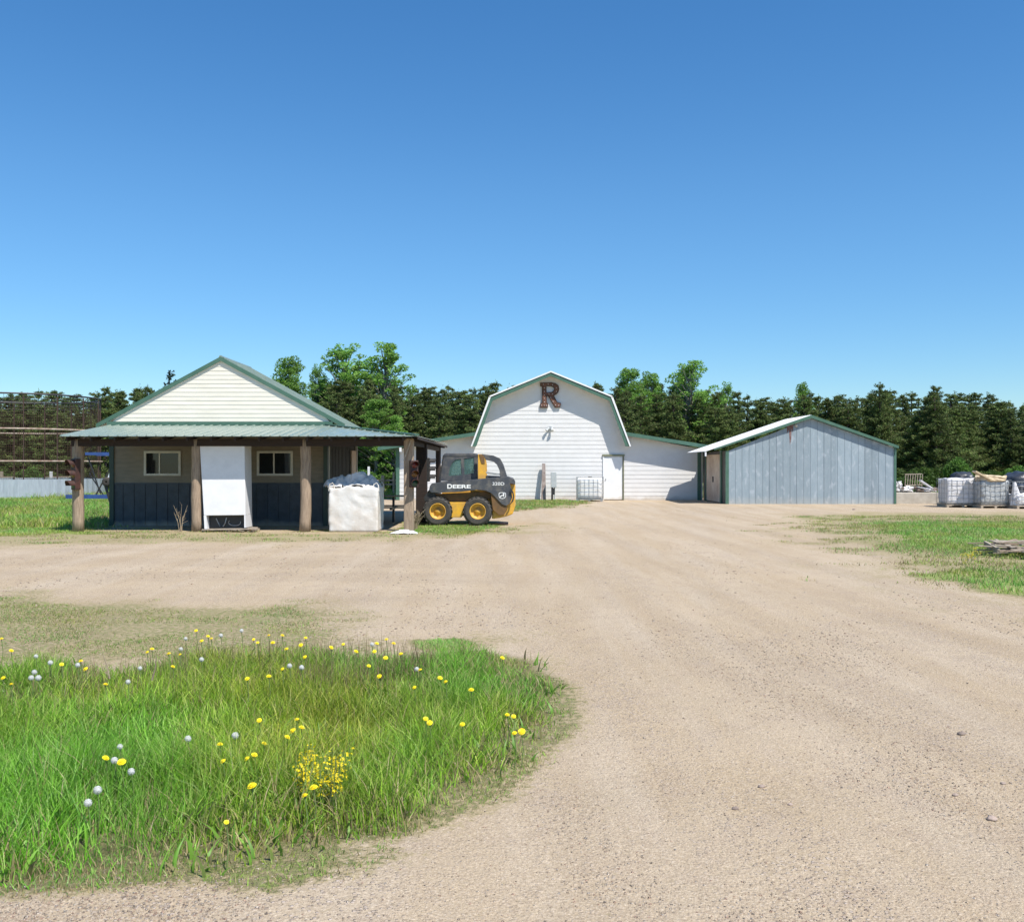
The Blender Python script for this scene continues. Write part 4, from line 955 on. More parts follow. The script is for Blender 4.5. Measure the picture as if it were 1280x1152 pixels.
# wheels
for wx_ in (-.54, .54):
    for side in (0, 1):
        w = thing('wheel', None, None, (wx_, 0, .39)); w.parent = sk
        s_ = -1 if side == 0 else 1; yc = .135 if side == 0 else 1.665
        ty = MB(); ty.lathe_y((0, yc, 0), [(.215, -.115), (.25, -.13), (.33, -.135), (.375, -.11), (.382, 0), (.375, .11), (.33, .135), (.25, .13), (.215, .115)], 40)
        for k in range(20):
            A = 2*math.pi*k/20; c, s2 = math.cos(A), math.sin(A)
            for sg in (-1, 1):
                A2 = A+(math.pi/20 if sg > 0 else 0); c, s2 = math.cos(A2), math.sin(A2); t_ = Vector((-s2, 0, c)); r_ = Vector((c, 0, s2)); o_ = r_*.378+Vector((0, yc+sg*.065, 0))
                u = Vector((0, 1, 0))*.065+t_*.03*sg
                ty.hexa([o_-u-t_*.02, o_+u-t_*.02, o_+u+t_*.02, o_-u+t_*.02, o_-u-t_*.018+r_*.02, o_+u-t_*.018+r_*.02, o_+u+t_*.018+r_*.02, o_-u+t_*.018+r_*.02])
        tyre = ty.build('tyre', M['rubber'], w, local=True, smooth=False)
        rm = MB(); rm.lathe_y((0, yc, 0), [(.222, s_*.12), (.212, s_*.13), (.20, s_*.12), (.185, s_*.02), (.09, s_*.005), (.085, s_*.04), (.0001, s_*.05)], 36)
        for k in range(8):
            A = 2*math.pi*k/8; rm.tube([(.125*math.cos(A), yc+s_*.005, .125*math.sin(A)), (.125*math.cos(A), yc+s_*.03, .125*math.sin(A))], .012, 6)
        rm.build('rim', M['rim'], w, local=True, smooth=True)
# lettering on the near arm
def decal(txt, c0, c1, cy_, h, bold, name='lettering', depth=.004, shear=0):
    me = text_mesh(txt, 1, .02, 0); xs_ = [v.co.x for v in me.vertices]; ys_ = [v.co.y for v in me.vertices]
    W = (c1-c0)/8.533/SX; H = h/8.533/SX
    me2 = text_mesh(txt, 1, .02, bold); xs_ = [v.co.x for v in me2.vertices]; ys_ = [v.co.y for v in me2.vertices]; zs_ = [v.co.z for v in me2.vertices]
    mx_, my_ = (max(xs_)+min(xs_))/2, (max(ys_)+min(ys_))/2
    for v in me2.vertices: v.co = ((v.co.x-mx_)*W/(max(xs_)-min(xs_)), (v.co.y-my_)*H/(max(ys_)-min(ys_)), v.co.z*depth/.02)
    p = K((c0+c1)/2, cy_); return link_flat(name, me2, M['decal'], sk, (p[0], .024, p[1]))
decal('D', 375, 428, 581, 50, .035)
decal('EERE', 433, 626, 583, 40, .035)
decal('320D', 858, 984, 554, 34, .008)
# leaping-deer badge: white rounded shield outline with a simple antlered shape
def badge():
    cx_, cy_ = 963, 680
    out = [(925,655),(940,646),(986,646),(1002,655),(1002,690),(990,708),(963,716),(936,708),(925,690)]
    inn = [(cx_+(x-cx_)*.84, cy_+(y-cy_)*.82) for x, y in out]
    c0 = K(cx_, cy_)
    f_ = lambda pts: [(K(*p)[0]-c0[0], K(*p)[1]-c0[1]) for p in pts]
    link_flat('badge_outline', curve_mesh([f_(out), f_(inn)], .004), M['decal'], sk, (c0[0], .024, c0[1]))
    deer = [(938,688),(950,676),(966,674),(972,664),(966,656),(975,652),(982,660),(988,668),(980,676),(984,694),(976,694),(970,682),(956,686),(944,698),(936,698)]
    link_flat('badge_mark', curve_mesh([f_(deer)], .004), M['decal'], sk, (c0[0], .024, c0[1]))
badge()

# ================================================================== fence posts and rails beyond the porch
fz_ = thing('pasture_fence', 'old wooden pasture fence seen through the porch', 'fence', (-7, 50, 0))
for px_, pt_, w_, m_ in ((461, 583, .11, 'whitepaint'), (478.5, 594, .16, 'wood2'), (455, 590, .08, 'wood2'), (446, 588, .08, 'wood2'), (492, 590, .1, 'wood2')):
    Yp = 50.0; MB().bar((WX(px_, Yp), Yp, -.05), (WX(px_, Yp), Yp, WZ(pt_, Yp)), w_).build('post', M[m_], fz_)
for py_ in (601, 606): MB().bar((WX(440, 50), 50.1, WZ(py_, 50)), (WX(496, 50), 50.1, WZ(py_-1, 50)), .04, .1).build('rail', M['wood2'], fz_)
f3 = thing('pasture_fence', 'line of pale fence posts beyond the wire corn crib', 'fence', (-24, 56, 0))
for px_ in (2, 29, 64, 114, 124):
    Yp = 56.0; MB().bar((WX(px_, Yp), Yp, -.05), (WX(px_, Yp), Yp, WZ(589, Yp)), .13).build('post', M['whitepaint' if px_ > 40 else 'wood2'], f3)
MB().bar((WX(-80, 56), 56.1, 1.0), (WX(139, 56), 56.1, 1.0), .04, .06).build('rail', M['wood2'], f3)

# ================================================================== trees
def crown_mesh(centres, radii, ncards, size, cols, seed, droop=.0, aspect=.5, up=.25):
    """many small leaf clusters spread through a set of clumps"""
    rs = np.random.default_rng(seed); C_ = np.asarray(centres, float); R_ = np.asarray(radii, float)
    w = R_[:, 0]*R_[:, 1]; w = w/w.sum(); ci = rs.choice(len(C_), ncards, p=w)
    d = rs.normal(size=(ncards, 3)); d /= np.linalg.norm(d, axis=1)[:, None]
    rr = rs.uniform(.35, 1, (ncards, 1))**.6
    pos = C_[ci]+d*rr*R_[ci]
    ax = d+rs.normal(size=(ncards, 3))*.7; ax[:, 2] += up; ax /= np.linalg.norm(ax, axis=1)[:, None]
    sd_ = np.cross(ax, rs.normal(size=(ncards, 3))); sd_ /= np.linalg.norm(sd_, axis=1)[:, None]
    L_ = size*rs.uniform(.6, 1.3, (ncards, 1)); Wd = L_*aspect
    V = np.stack([pos-ax*L_*.5, pos-ax*L_*.05+sd_*Wd*.5, pos+ax*L_*.5, pos-ax*L_*.05-sd_*Wd*.5], 1).reshape(-1, 3)
    Fc = np.arange(ncards*4).reshape(-1, 4)
    cols = np.asarray(cols, float); k = rs.integers(0, len(cols), ncards)
    clump = rs.uniform(.75, 1.25, len(C_))[ci]
    col = cols[k]*clump[:, None]*rs.uniform(.75, 1.25, (ncards, 1)); col = np.repeat(col, 4, 0)
    return V, Fc, col
def pine_source(seed, H=9.0, tuft=1.0, base=.12, spread=1.85):
    rs = random.Random(seed); cen, rad = [], []; tr = MB()
    lean = Vector((rs.uniform(-.15,.15), rs.uniform(-.15,.15), 0))
    tr.tube([(lean.x*t*t, lean.y*t*t, H*t*.97-.1) for t in (0,.25,.5,.75,1)], [.15,.125,.09,.055,.02], 7)
    z = H*base
    while z < H*.97:
        t = z/H; L_ = spread*(1-t)**.72*rs.uniform(.6, 1.2)+.14; n = rs.randint(4, 7); a0 = rs.uniform(0, 6.28)
        for k in range(n):
            a_ = a0+6.28*k/n+rs.uniform(-.3,.3); l = L_*rs.uniform(.45, 1.25)
            tip = Vector((math.cos(a_)*l, math.sin(a_)*l, z+l*.28*(1 if t > .4 else .3)+rs.uniform(-.3,.32)*(1-t*.6)))
            tr.tube([(lean.x*t*t, lean.y*t*t, z-.05), tip], [.03*(1-t)+.01, .008], 4, False)
            for q in (.45, .78, 1.0):
                c = Vector((lean.x*t*t, lean.y*t*t, z)).lerp(tip, q); s_ = (.13+.22*(1-t))*rs.uniform(.7, 1.3)*tuft
                if q == .45 and l < .5: continue
                cen.append(tuple(c)); rad.append((s_*1.05, s_*1.05, s_*.8))
        z += H*rs.uniform(.036, .052)
    cen.append((lean.x, lean.y, H*.97)); rad.append((.12, .12, .32)); cen.append((lean.x, lean.y, H*.93)); rad.append((.2, .2, .25))
    return tr, cen, rad
PINE_COLS = [(.085,.135,.034), (.12,.175,.044), (.065,.100,.028), (.155,.205,.055), (.125,.125,.046)]
BRO_COLS = [(.17,.33,.055), (.22,.40,.075), (.13,.27,.045), (.27,.43,.10)]
def tree_proto(kind, seed, H):
    if kind == 'pine':
        tr, cen, rad = pine_source(seed, H); V, Fc, col = crown_mesh(cen, rad, 22000, .19, PINE_COLS, seed, aspect=.26, up=.7); bark, lm = 'bark', 'leaf_pine'
    elif kind == 'spruce':
        tr, cen, rad = pine_source(seed, H, .7, .06, 1.35); V, Fc, col = crown_mesh(cen, rad, 7500, .22, [(.022,.045,.022), (.03,.055,.028)], seed, aspect=.3, up=-.1); bark, lm = 'bark', 'leaf_pine'
    else:
        rs = random.Random(seed); tr = MB(); cen, rad = [], []
        full = kind == 'broad'
        tr.tube([(0,0,-.1), (.05,.02,H*.3), (-.03,.05,H*.6), (.04,0,H*.95)], [.16,.12,.07,.015], 8)
        for k in range(120 if full else 120):
            t = rs.uniform(.12 if full else .2, 1); a_ = rs.uniform(0, 6.28); l = (1.8 if full else 1.75)*min(1, (1.06-t)*2.1)**.8*rs.uniform(.35, 1)
            z0 = H*max(.15, t-.16); tip = (math.cos(a_)*l, math.sin(a_)*l, H*t); tr.tube([(0,0,z0), (tip[0]*.5, tip[1]*.5, (z0+tip[2])/2-.05), tip], [.035,.02,.006], 4, False)
            s_ = (.33 if full else .25)*rs.uniform(.6, 1.25); cen.append(tip); rad.append((s_, s_, s_*.85))
            if rs.random() < .6: cen.append((tip[0]*.6, tip[1]*.6, tip[2]-.3)); rad.append((s_*.8, s_*.8, s_*.7))
        V, Fc, col = crown_mesh(cen, rad, 17000 if full else 9500, .115, BRO_COLS, seed, aspect=.65); bark, lm = 'barkpale', 'leaf_broad'
    t = thing('x', None, None); tr.build('trunk', M[bark], t, local=True); np_mesh('crown', V, Fc, M[lm], t, {'col': col}); return t, H
protos = {'pine': [tree_proto('pine', s_, 9.0) for s_ in (1, 2, 3, 4, 5, 6)], 'spruce': [tree_proto('spruce', 21, 9.0), tree_proto('spruce', 22, 9.0)],
          'broad': [tree_proto('broad', s_, 9.0) for s_ in (31, 32, 33)], 'birch': [tree_proto('birch', s_, 9.0) for s_ in (41, 42, 43)]}
used = set()
NAMES = {'pine': 'pine_tree', 'spruce': 'spruce_tree', 'broad': 'leafy_tree', 'birch': 'birch_tree'}
def put_tree(kind, px_, top, Y, label, group=None, wide=1.0, X=None, H=None):
    ps = protos[kind]; i = random.randrange(len(ps)); src, H0 = ps[i]; hgt = H or WZ(top, Y); s_ = hgt/H0
    if (kind, i) in used: t = copy_tree(src)
    else: t = src; used.add((kind, i))
    t.name = NAMES[kind]; x = WX(px_, Y) if X is None else X
    t.location = (x, Y, 0); t.rotation_euler = (0, 0, random.uniform(0, 6.28)); w = max(.75, min(1.25, s_))*wide; t.scale = (w, w, s_)
    tag(t, label, 'tree', group); return t
PL = lambda w: f'dark pine in the tree line {w}'
segs_ = [(-200, 125, 'behind the wire corn crib'), (125, 345, 'behind the low store building'), (345, 650, 'between the store roof and the barn'), (650, 775, 'hidden behind the barn roof'), (775, 905, 'right of the barn roof'), (905, 1125, 'behind the blue-grey shed'), (1125, 1500, 'behind the row of totes')]
def seg(px_):
    for a0, a1, w in segs_:
        if a0 <= px_ < a1: return w
    return 'behind the row of totes'
tops_x = [-150,-60,0,20,50,75,100,133,160,185,225,300,345,380,400,450,510,540,560,580,600,620,650,760,800,825,860,900,925,945,965,1000,1020,1045,1065,1100,1130,1170,1190,1215,1240,1262,1300,1500]
tops_y = [490,490,490,488,483,486,492,483,486,480,480,480,476,474,470,466,473,477,480,477,474,477,478,474,476,470,476,487,479,491,492,482,492,489,488,479,490,484,486,492,492,496,500,500]
def skyline(px_): return float(np.interp(px_, tops_x, tops_y))
# special trees first
put_tree('broad', 362, 447, 66, 'round fresh green tree just right of the store roof peak', wide=1.2)
put_tree('birch', 432, 430, 70, 'airy pale tree, the tallest behind the store, left of its twin', wide=1.6)
put_tree('birch', 482, 432, 70, 'airy pale tree, right one of the two tallest behind the store', wide=1.6)
put_tree('birch', 398, 455, 71, 'thin sparse tree between the round green tree and the tall airy ones', wide=.7)
put_tree('broad', 470, 500, 58, 'bright green low tree above the porch roof corner', wide=1.5)
put_tree('broad', 495, 520, 57, 'small bright green tree behind the porch opening', wide=.9)
put_tree('broad', 785, 462, 66, 'fresh green tree just right of the barn roof', wide=1.2)
put_tree('broad', 812, 466, 67, 'second fresh green tree right of the barn roof', wide=1.0)
put_tree('birch', 863, 451, 66, 'tall loose pale green tree right of the barn', wide=1.6)
put_tree('broad', 857, 462, 68, 'leafy tree standing in the tall pale green tree right of the barn', wide=1.0)
put_tree('birch', 908, 478, 68, 'slim pale tree behind the shed roof tip', wide=.8)
put_tree('broad', 1003, 479, 66, 'green tree with a tufted top above the shed peak', wide=.7)
put_tree('spruce', 213, 461, 62, 'dark spruce top above the left slope of the store roof')
put_tree('pine', 186, 478, 60, 'pine above the left end of the store roof', wide=1.1)
put_tree('pine', 133, 480, 55, 'full rounded pine right of the wire corn crib', wide=1.0)
put_tree('pine', 1170, 481, 58, 'big dark pine with a spreading top above the concrete block', wide=1.15)
put_tree('pine', 1100, 477, 60, 'tall dark pine above the right slope of the shed', wide=1.05)
for row, (Y, sp, dy) in enumerate(((60, 1.8, 15), (64.5, 1.6, 5), (69.5, 1.6, 0), (75, 1.6, 0))):
    x = -42 - row*3
    while x < 43 + row*3:
        xx = x+random.uniform(-.5,.5); yy = Y+random.uniform(-1.4,1.4); px_ = CX+xx*F/yy
        if row == 0 and (225 < px_ < 330 or 650 < px_ < 740): x += sp; continue
        top = skyline(px_)+dy+abs(random.gauss(0, 6)) - (3 if random.random() < .2 else 0)
        if 330 < px_ < 410 and row < 3: top += 14
        t_ = put_tree('pine', px_, top, yy, None, 'pines in the tree line '+seg(px_), wide=random.uniform(1.0, 1.6), X=xx); t_['category'] = 'tree'
        series(t_, px_, 'pine', f"in the {('front', 'second', 'third', 'rearmost')[row]} row {seg(px_)}")
        x += sp*random.uniform(.8, 1.2)
for kd, lst in protos.items():                      # kinds of crown that no tree took
    for i, (src, _h) in enumerate(lst):
        if (kd, i) not in used:
            for ch in list(src.children): bpy.data.objects.remove(ch)
            bpy.data.objects.remove(src)
# shrubs at the wood's edge
def shrub_proto(seed, cols):
    rs = random.Random(seed); cen, rad = [], []; tr = MB()
    for k in range(18):
        a_ = rs.uniform(0, 6.28); l = rs.uniform(.1, .8); z = rs.uniform(.3, 1.5)*(1-l*.4); cen.append((math.cos(a_)*l, math.sin(a_)*l, z)); s_ = rs.uniform(.2, .4); rad.append((s_, s_, s_)); tr.tube([(0,0,-.05), (math.cos(a_)*l, math.sin(a_)*l, z)], [.02,.006], 4, False)
    V, Fc, col = crown_mesh(cen, rad, 3200, .13, cols, seed, aspect=.6); t = thing('x', None, None); tr.build('stem', M['barkpale'], t, local=True); np_mesh('foliage', V, Fc, M['leaf_broad'], t, {'col': col}); return t
SHC = [(.085,.16,.035), (.11,.20,.04), (.07,.13,.03)]
sp_ = [shrub_proto(61, SHC), shrub_proto(62, [(.07,.12,.025), (.09,.15,.03), (.055,.1,.02)]), shrub_proto(63, [(.12,.24,.045), (.16,.29,.06), (.09,.18,.035)])]; su = set()
def shrub(px_, Y, h, w, label, grp, k, ser=False):
    if k in su: t = copy_tree(sp_[k])
    else: t = sp_[k]; su.add(k)
    t.name = 'shrub'; t.location = (WX(px_, Y), Y, 0); t.scale = (w, w, h/1.7); t.rotation_euler = (0, 0, random.uniform(0, 6)); tag(t, label, 'shrub', grp)
    if ser: series(t, px_, 'green shrub', label.split('shrub ')[1])
for i, px_ in enumerate(list(range(-160, 140, 24)) + list(range(430, 640, 26)) + list(range(1120, 1420, 22))):
    sg_ = 'by the wire corn crib' if px_ < 140 else ('behind the porch opening' if px_ < 640 else 'behind the totes')
    shrub(px_+random.uniform(-8, 8), 56.5+random.uniform(-1.5, 1.5), random.uniform(.9, 1.8), random.uniform(.9, 1.4), 'leafy green shrub along the wood edge '+sg_, 'shrubs '+sg_, i % 3, True)
shrub(1150, 52, 1.7, 1.3, 'bright green shrub behind the concrete block', None, 1); shrub(1205, 52, 2.2, 1.1, 'bright green shrub behind the tote of white bags', None, 2)
shrub(1132, 51, 1.2, 1.0, 'small green shrub just right of the blue-grey shed', None, 0)

# ================================================================== grass
def blades(x, y, h, w, lean, col, name, label, segs=3, mat_='leaf_grass', z0=None):
    n = len(x); rs = np.random.default_rng(len(x)); a_ = fbm(x*3.1, y*3.1, 33, 2)*12+rs.normal(0, 2.0, n); ca, sa = np.cos(a_), np.sin(a_)
    ori = rs.uniform(0, np.pi, n)*.8-.4*np.pi; wx_, wy_ = np.cos(ori)*w/2, np.sin(ori)*w/2
    z = gz(x, y) if z0 is None else z0
    rows = []; cc = []
    for k in range(segs+1):
        t = k/segs; bx_ = x+ca*lean*t*t; by_ = y+sa*lean*t*t; bz_ = z-.01+h*(t-.25*np.minimum(lean/h, 1.2)*t*t)
        tw = (1-t**1.6) if k < segs else .0
        if k < segs:
            rows += [np.stack([bx_-wx_*tw, by_-wy_*tw, bz_], -1), np.stack([bx_+wx_*tw, by_+wy_*tw, bz_], -1)]
        else: rows += [np.stack([bx_-wx_*.04, by_-wy_*.04, bz_], -1), np.stack([bx_+wx_*.04, by_+wy_*.04, bz_], -1)]
    nv = 2*(segs+1); V = np.stack(rows, 1).reshape(-1, 3); base = (np.arange(n)*nv)[:, None]
    Fc = np.concatenate([base+np.array([2*k, 2*k+1, 2*k+3, 2*k+2])[None] for k in range(segs)], 0)
    C3 = np.repeat(col, nv, 0)
    o = np_mesh(name, V, Fc, M[mat_], None, {'col': C3}); tag(o, label, 'grass', kind='stuff'); return o
def pick_cols(n, pal, x, y, seed, dry=None):
    rs = np.random.default_rng(seed); pal = np.asarray(pal); k = rs.integers(0, len(pal), n); c = pal[k]*rs.uniform(.75, 1.3, (n, 1))
    patch = fbm(x*1.1, y*1.1, 44, 3); pd = fbm(x*.9+7, y*.9, 47, 3); c = c*(.62+.7*patch)[:, None]; c = c*(1+(np.array([.35,.0,.0])[None]*np.clip((pd-.5)*4, -.6, 1)[:, None]))
    if dry is not None:
        dm = rs.random(n) < dry; c[dm] = np.array([.42,.34,.17])*rs.uniform(.6, 1.2, (dm.sum(), 1))
    return c
GP = [(.22,.42,.030), (.135,.30,.025), (.26,.46,.04), (.18,.33,.04), (.33,.50,.07), (.38,.47,.11)]
# tall patch
N0 = 420000; x = RNG.uniform(-6.5, 1.2, N0); y = RNG.uniform(3.4, 9.2, N0)
tt = tall(x, y); cl = fbm(x*2.3, y*2.3, 71, 3); cl2 = fbm(x*.7, y*.7, 75, 2)
bare = np.exp(-(((x+4.6)/.35)**2+((y-6.8)/.45)**2))
keep = (RNG.random(N0) < tt*(.05+1.05*cl**1.2)*(1-bare*.8)) & (np.abs(x) < y*.56+.4)
x, y, tt, cl, cl2 = x[keep], y[keep], tt[keep], cl[keep], cl2[keep]; n = len(x); din = inside_dist(TALL, x, y)+(fbm(x*2, y*2, 13)-.5)*.35
front = np.clip((y-3.75)/.8, .55, 1)
h = (.045+.14*cl2+.13*cl)*(.35+.65*tt)*RNG.uniform(.4, 1.35, n)*np.clip(.30+din/.55, .25, 1)
dry = np.clip(.05+.30*(1-tt)+.45*np.clip(1-din/.45, 0, 1)+.22*np.clip((y-6.6)/1.2, 0, 1)*(cl2 < .52), 0, .6)
blades(x, y, h, RNG.uniform(.0028, .0082, n)*(.6+.9*fbm(x*2.5, y*2.5, 61, 2)), h*RNG.uniform(.1, .95, n), pick_cols(n, GP, x, y, 5, dry), 'tall_grass', 'tall lush green grass in the near left patch')
nb = 16000; bx0 = RNG.uniform(-5.4, .6, nb); by0 = RNG.uniform(3.7, 8.2, nb); kk = (RNG.random(nb) < np.clip((fbm(bx0*1.9, by0*1.9, 131, 3)-.47)*6, 0, 1)*tall(bx0, by0)); bx0, by0 = bx0[kk], by0[kk]; nb = len(bx0)
blades(bx0, by0, RNG.uniform(.05, .15, nb), RNG.uniform(.012, .024, nb), RNG.uniform(.04, .12, nb), np.array([(.15,.32,.04), (.20,.38,.05), (.24,.32,.08), (.28,.25,.11)])[RNG.integers(0, 4, nb)]*RNG.uniform(.7, 1.2, (nb, 1)), 'broad_weeds', 'broad leaved weeds mixed into the tall grass')
nw = 9000; wx0 = RNG.uniform(-5.2, -.6, nw); wy0 = RNG.normal(7.3, .45, nw); kk = (RNG.random(nw) < np.clip((fbm(wx0*1.6, wy0*1.6, 83, 3)-.42)*5, 0, 1)*tall(wx0, wy0)); wx0, wy0 = wx0[kk], wy0[kk]; nw = len(wx0)
blades(wx0, wy0, RNG.uniform(.10, .30, nw), RNG.uniform(.003, .006, nw), RNG.uniform(.01, .08, nw), np.array([(.30,.22,.12), (.22,.14,.08), (.20,.22,.07), (.38,.30,.17)])[RNG.integers(0, 4, nw)]*RNG.uniform(.7, 1.2, (nw, 1)), 'dry_weeds', 'brownish weed stems along the back of the tall grass')
# short grass everywhere else
def scatter_short(N_, x0, x1, y0_, y1_, hmin, hmax, wmul, name, label, seed, gamma=1.0, lim=.58):
    rs = np.random.default_rng(seed); x = rs.uniform(x0, x1, N_); y = rs.uniform(y0_, y1_, N_); k = (np.abs(x) < y*lim+.5); x, y = x[k], y[k]
    d = dens(x, y); nz_ = fbm(x*1.9, y*1.9, 91, 4); pr = np.clip((d+(nz_-.5)*1.5-.38)*2.0, 0, 1)*np.clip(d*4, 0, 1)*(1-tall(x, y)*.6)
    for (bx0, bx1, by0, by1) in ((-10.8, -5.1, 25.9, 31), (-5.4, 8.9, 45.6, 60), (9.1, 16.3, 40.9, 45)):
        pr = pr*~((x > bx0) & (x < bx1) & (y > by0) & (y < by1))
    k = rs.random(len(x)) < pr**gamma; x, y, d = x[k], y[k], d[k]; n = len(x)
    h = rs.uniform(hmin, hmax, n)*(.4+.6*d); c = pick_cols(n, [(.21,.37,.055), (.26,.42,.075), (.31,.38,.12), (.17,.33,.05)], x, y, seed, np.clip(.95-.85*d, .08, .6))
    blades(x, y, h, rs.uniform(.004, .008, n)*wmul, h*rs.uniform(.2, 1.0, n), c, name, label, 2)
scatter_short(260000, -7, 3, 3.3, 6.6, .02, .065, .75, 'short_grass', 'short sparse grass fringing the near left patch', 201)
scatter_short(260000, -8, 2, 6.2, 13, .02, .06, 1.1, 'short_grass', 'short patchy grass behind the tall near patch', 202)
scatter_short(150000, -17, 4, 17, 26, .03, .09, 2.2, 'short_grass', 'thin worn grass in front of the store porch', 203)
scatter_short(260000, 3, 22, 10, 31, .04, .13, 2.0, 'short_grass', 'green and straw grass patch right of the drive', 204)
scatter_short(160000, -34, -9, 25, 54, .08, .28, 4.5, 'meadow_grass', 'lush uncut grass left of the store and round the crib', 205, lim=.62)
scatter_short(60000, -3, 4, 33, 46, .05, .14, 4.0, 'short_grass', 'thin grass strip along the foot of the barn', 206)
scatter_short(120000, -40, 40, 46, 60, .15, .5, 7, 'meadow_grass', 'rough grass under the edge of the wood', 207)

# ---- flowers
def dandelion_proto(kind):
    t = thing('dandelion', None, None)
    MB().tube([(0,0,-.02), (.01,.005,.5), (0,0,.97)], .0028, 5).build('stem', M['stem'], t, local=True)
    rs = random.Random(kind); b = MB()
    if kind == 0:
        for ring_, (R_, zc, nn, el) in enumerate(((.021, .0, 20, .10), (.017, .004, 16, .35), (.011, .007, 12, .7), (.005, .009, 6, 1.1))):
            for k in range(nn):
                A = 6.283*k/nn+rs.uniform(-.1,.1); c, s2 = math.cos(A), math.sin(A); w_ = .0032
                tipr, tz = R_*1.05, zc+R_*math.tan(el)*.5
                b.add([(-s2*w_*.5, c*w_*.5, zc), (s2*w_*.5, -c*w_*.5, zc), (c*tipr+s2*w_, s2*tipr-c*w_, tz), (c*tipr-s2*w_, s2*tipr+c*w_, tz)], [(0,1,2,3)])
        b.ball((0,0,.003), .013, 10, 6, (1,1,.5)); b.build('flower_head', M['petal'], t, local=True)
    else:
        for k in range(150):
            d = Vector((rs.gauss(0,1), rs.gauss(0,1), rs.gauss(0,1))).normalized(); u = d.orthogonal().normalized(); v = d.cross(u)
            p = d*.020; b.add([p-u*.0035, p+v*.0035, p+u*.0035, p-v*.0035], [(0,1,2,3)]); b.add([(0,0,0), tuple(p+u*.0006), tuple(p-u*.0006)], [(0,1,2)])
        b.ball((0,0,0), .0175, 12, 8); b.build('seed_head', M['fluff'], t, local=True); MB().ball((0,0,0), .006, 8, 6).build('core', M['puff'], t, local=True)
    return t
dp = [dandelion_proto(0), dandelion_proto(1)]; du = [False, False]
def flower(kind, px_, py_, grp, label, big=1.0):
    dist = 1.35*F/(py_-HY); hh = .21 if dist > 6 else .19
    Y = (EYE-hh)*F/(py_-HY); X = WX(px_, Y); zg = float(gz(X, Y)[0]); L_ = hh-zg
    t = copy_tree(dp[kind]) if du[kind] else dp[kind]; du[kind] = True
    t.name = 'dandelion' if kind == 0 else 'dandelion_seed_head'; t.location = (X, Y, zg); t.rotation_euler = (0, 0, random.uniform(0, 6.28))
    for ch in t.children:
        if ch.name.startswith('stem'): ch.scale = (1, 1, L_)
        else:
            ch.location = (0, 0, L_); ch.rotation_euler = (random.uniform(.1,.75), random.uniform(-.4,.4), 0) if kind == 0 else (0,0,0)
            ch.scale = (big*random.uniform(.85, 1.15),)*3
            ch.rotation_mode = 'XYZ'
    t.rotation_euler = (0, 0, random.uniform(-.8, .8)); tag(t, label, 'flower', grp)
    if label == grp: series(t, px_, ('yellow dandelion', 'dandelion seed head')[kind], where(px_, py_))
YL = [(2,798),(14,813),(4,847),(14,855),(77,830),(101,826),(107,836),(132,855),(184,815),(190,811),(211,817),(225,818),(216,833),(245,788),(260,795),(264,798),(252,801),(317,799),(322,803),(336,794),(341,803),(353,794),(376,806),(382,797),(381,821),(358,811),(353,836),(309,848),(336,845),(414,809),(324,900),(371,899),(377,909),(366,913),(359,921),(330,929),(318,943),(309,948),(275,930),(279,951),(315,982),(392,984),(132,947),(152,952),(381,994),(283,1027),(429,805),(445,814),(471,804),(483,799),(492,804),(468,814),(482,822),(461,832),(474,845),(518,859),(525,837),(550,847),(557,852),(589,862),(628,822),(532,898),(537,903),(578,905),(634,893),(642,895),(652,914),(643,916),(501,817)]
PF = [(43,840),(48,847),(39,847),(63,828),(45,820),(175,835),(232,798),(276,794),(302,788),(226,811),(252,824),(362,832),(377,834),(294,919),(150,933),(143,950),(164,964),(235,923),(122,987),(110,1003),(465,805),(521,836),(97,831),(160,852)]
def where(px_, py_):
    if py_ < 860: return 'along the back edge of the tall grass' if px_ > 240 else 'in the thin grass at far left'
    return 'in the middle of the tall grass' if px_ < 480 else 'near the right tip of the tall grass'
uniq = {(652,914): 'largest yellow dandelion at the right tip of the tall grass', (315,982): 'wide yellow dandelion nearest the viewer, below the mustard', (392,984): 'round yellow dandelion just below the mustard clump', (283,1027): 'tiny dandelion lowest in the front of the grass'}
for p in YL: flower(0, *p, 'yellow dandelions '+where(*p), uniq.get(p, 'yellow dandelions '+where(*p)), .45 if p == (283,1027) else .95 if p in uniq or p in ((152,952),) else .72)
uq2 = {(294,919): 'largest round white dandelion seed head in mid patch', (175,835): 'lone white seed head between two dry stalks'}
for p in PF: flower(1, *p, 'dandelion seed heads '+where(*p), uq2.get(p, 'dandelion seed heads '+where(*p)), .85)
# yellow mustard spikes
def mustard_proto(seed):
    rs = random.Random(seed); t = thing('mustard', None, None); st = MB(); fl_ = MB()
    for s_i in range(3):
        ox = rs.uniform(-.03,.03); oy = rs.uniform(-.03,.03); H = rs.uniform(.8, 1.0); st.tube([(ox*.3,oy*.3,-.02), (ox, oy, H*.3)], [.003,.002], 5)
        for k in range(17):
            z = H*.3-.12*rs.random(); a_ = rs.uniform(0, 6.28); r_ = rs.uniform(.006,.018); c = Vector((ox+math.cos(a_)*r_, oy+math.sin(a_)*r_, z))
            u = Vector((rs.gauss(0,1), rs.gauss(0,1), rs.gauss(0,1)+1)).normalized(); p = u.orthogonal().normalized()*.0085; q = u.cross(p.normalized())*.0085
            fl_.add([c-p, c-q*.35, c+p, c+q*.35], [(0,1,2,3)]); fl_.add([c-q, c+p*.35, c+q, c-p*.35], [(0,1,2,3)])
    st.build('stem', M['stem'], t, local=True); fl_.build('blossom', M['petal'], t, local=True); return t
mp_ = [mustard_proto(1), mustard_proto(2), mustard_proto(3)]; mu = set()
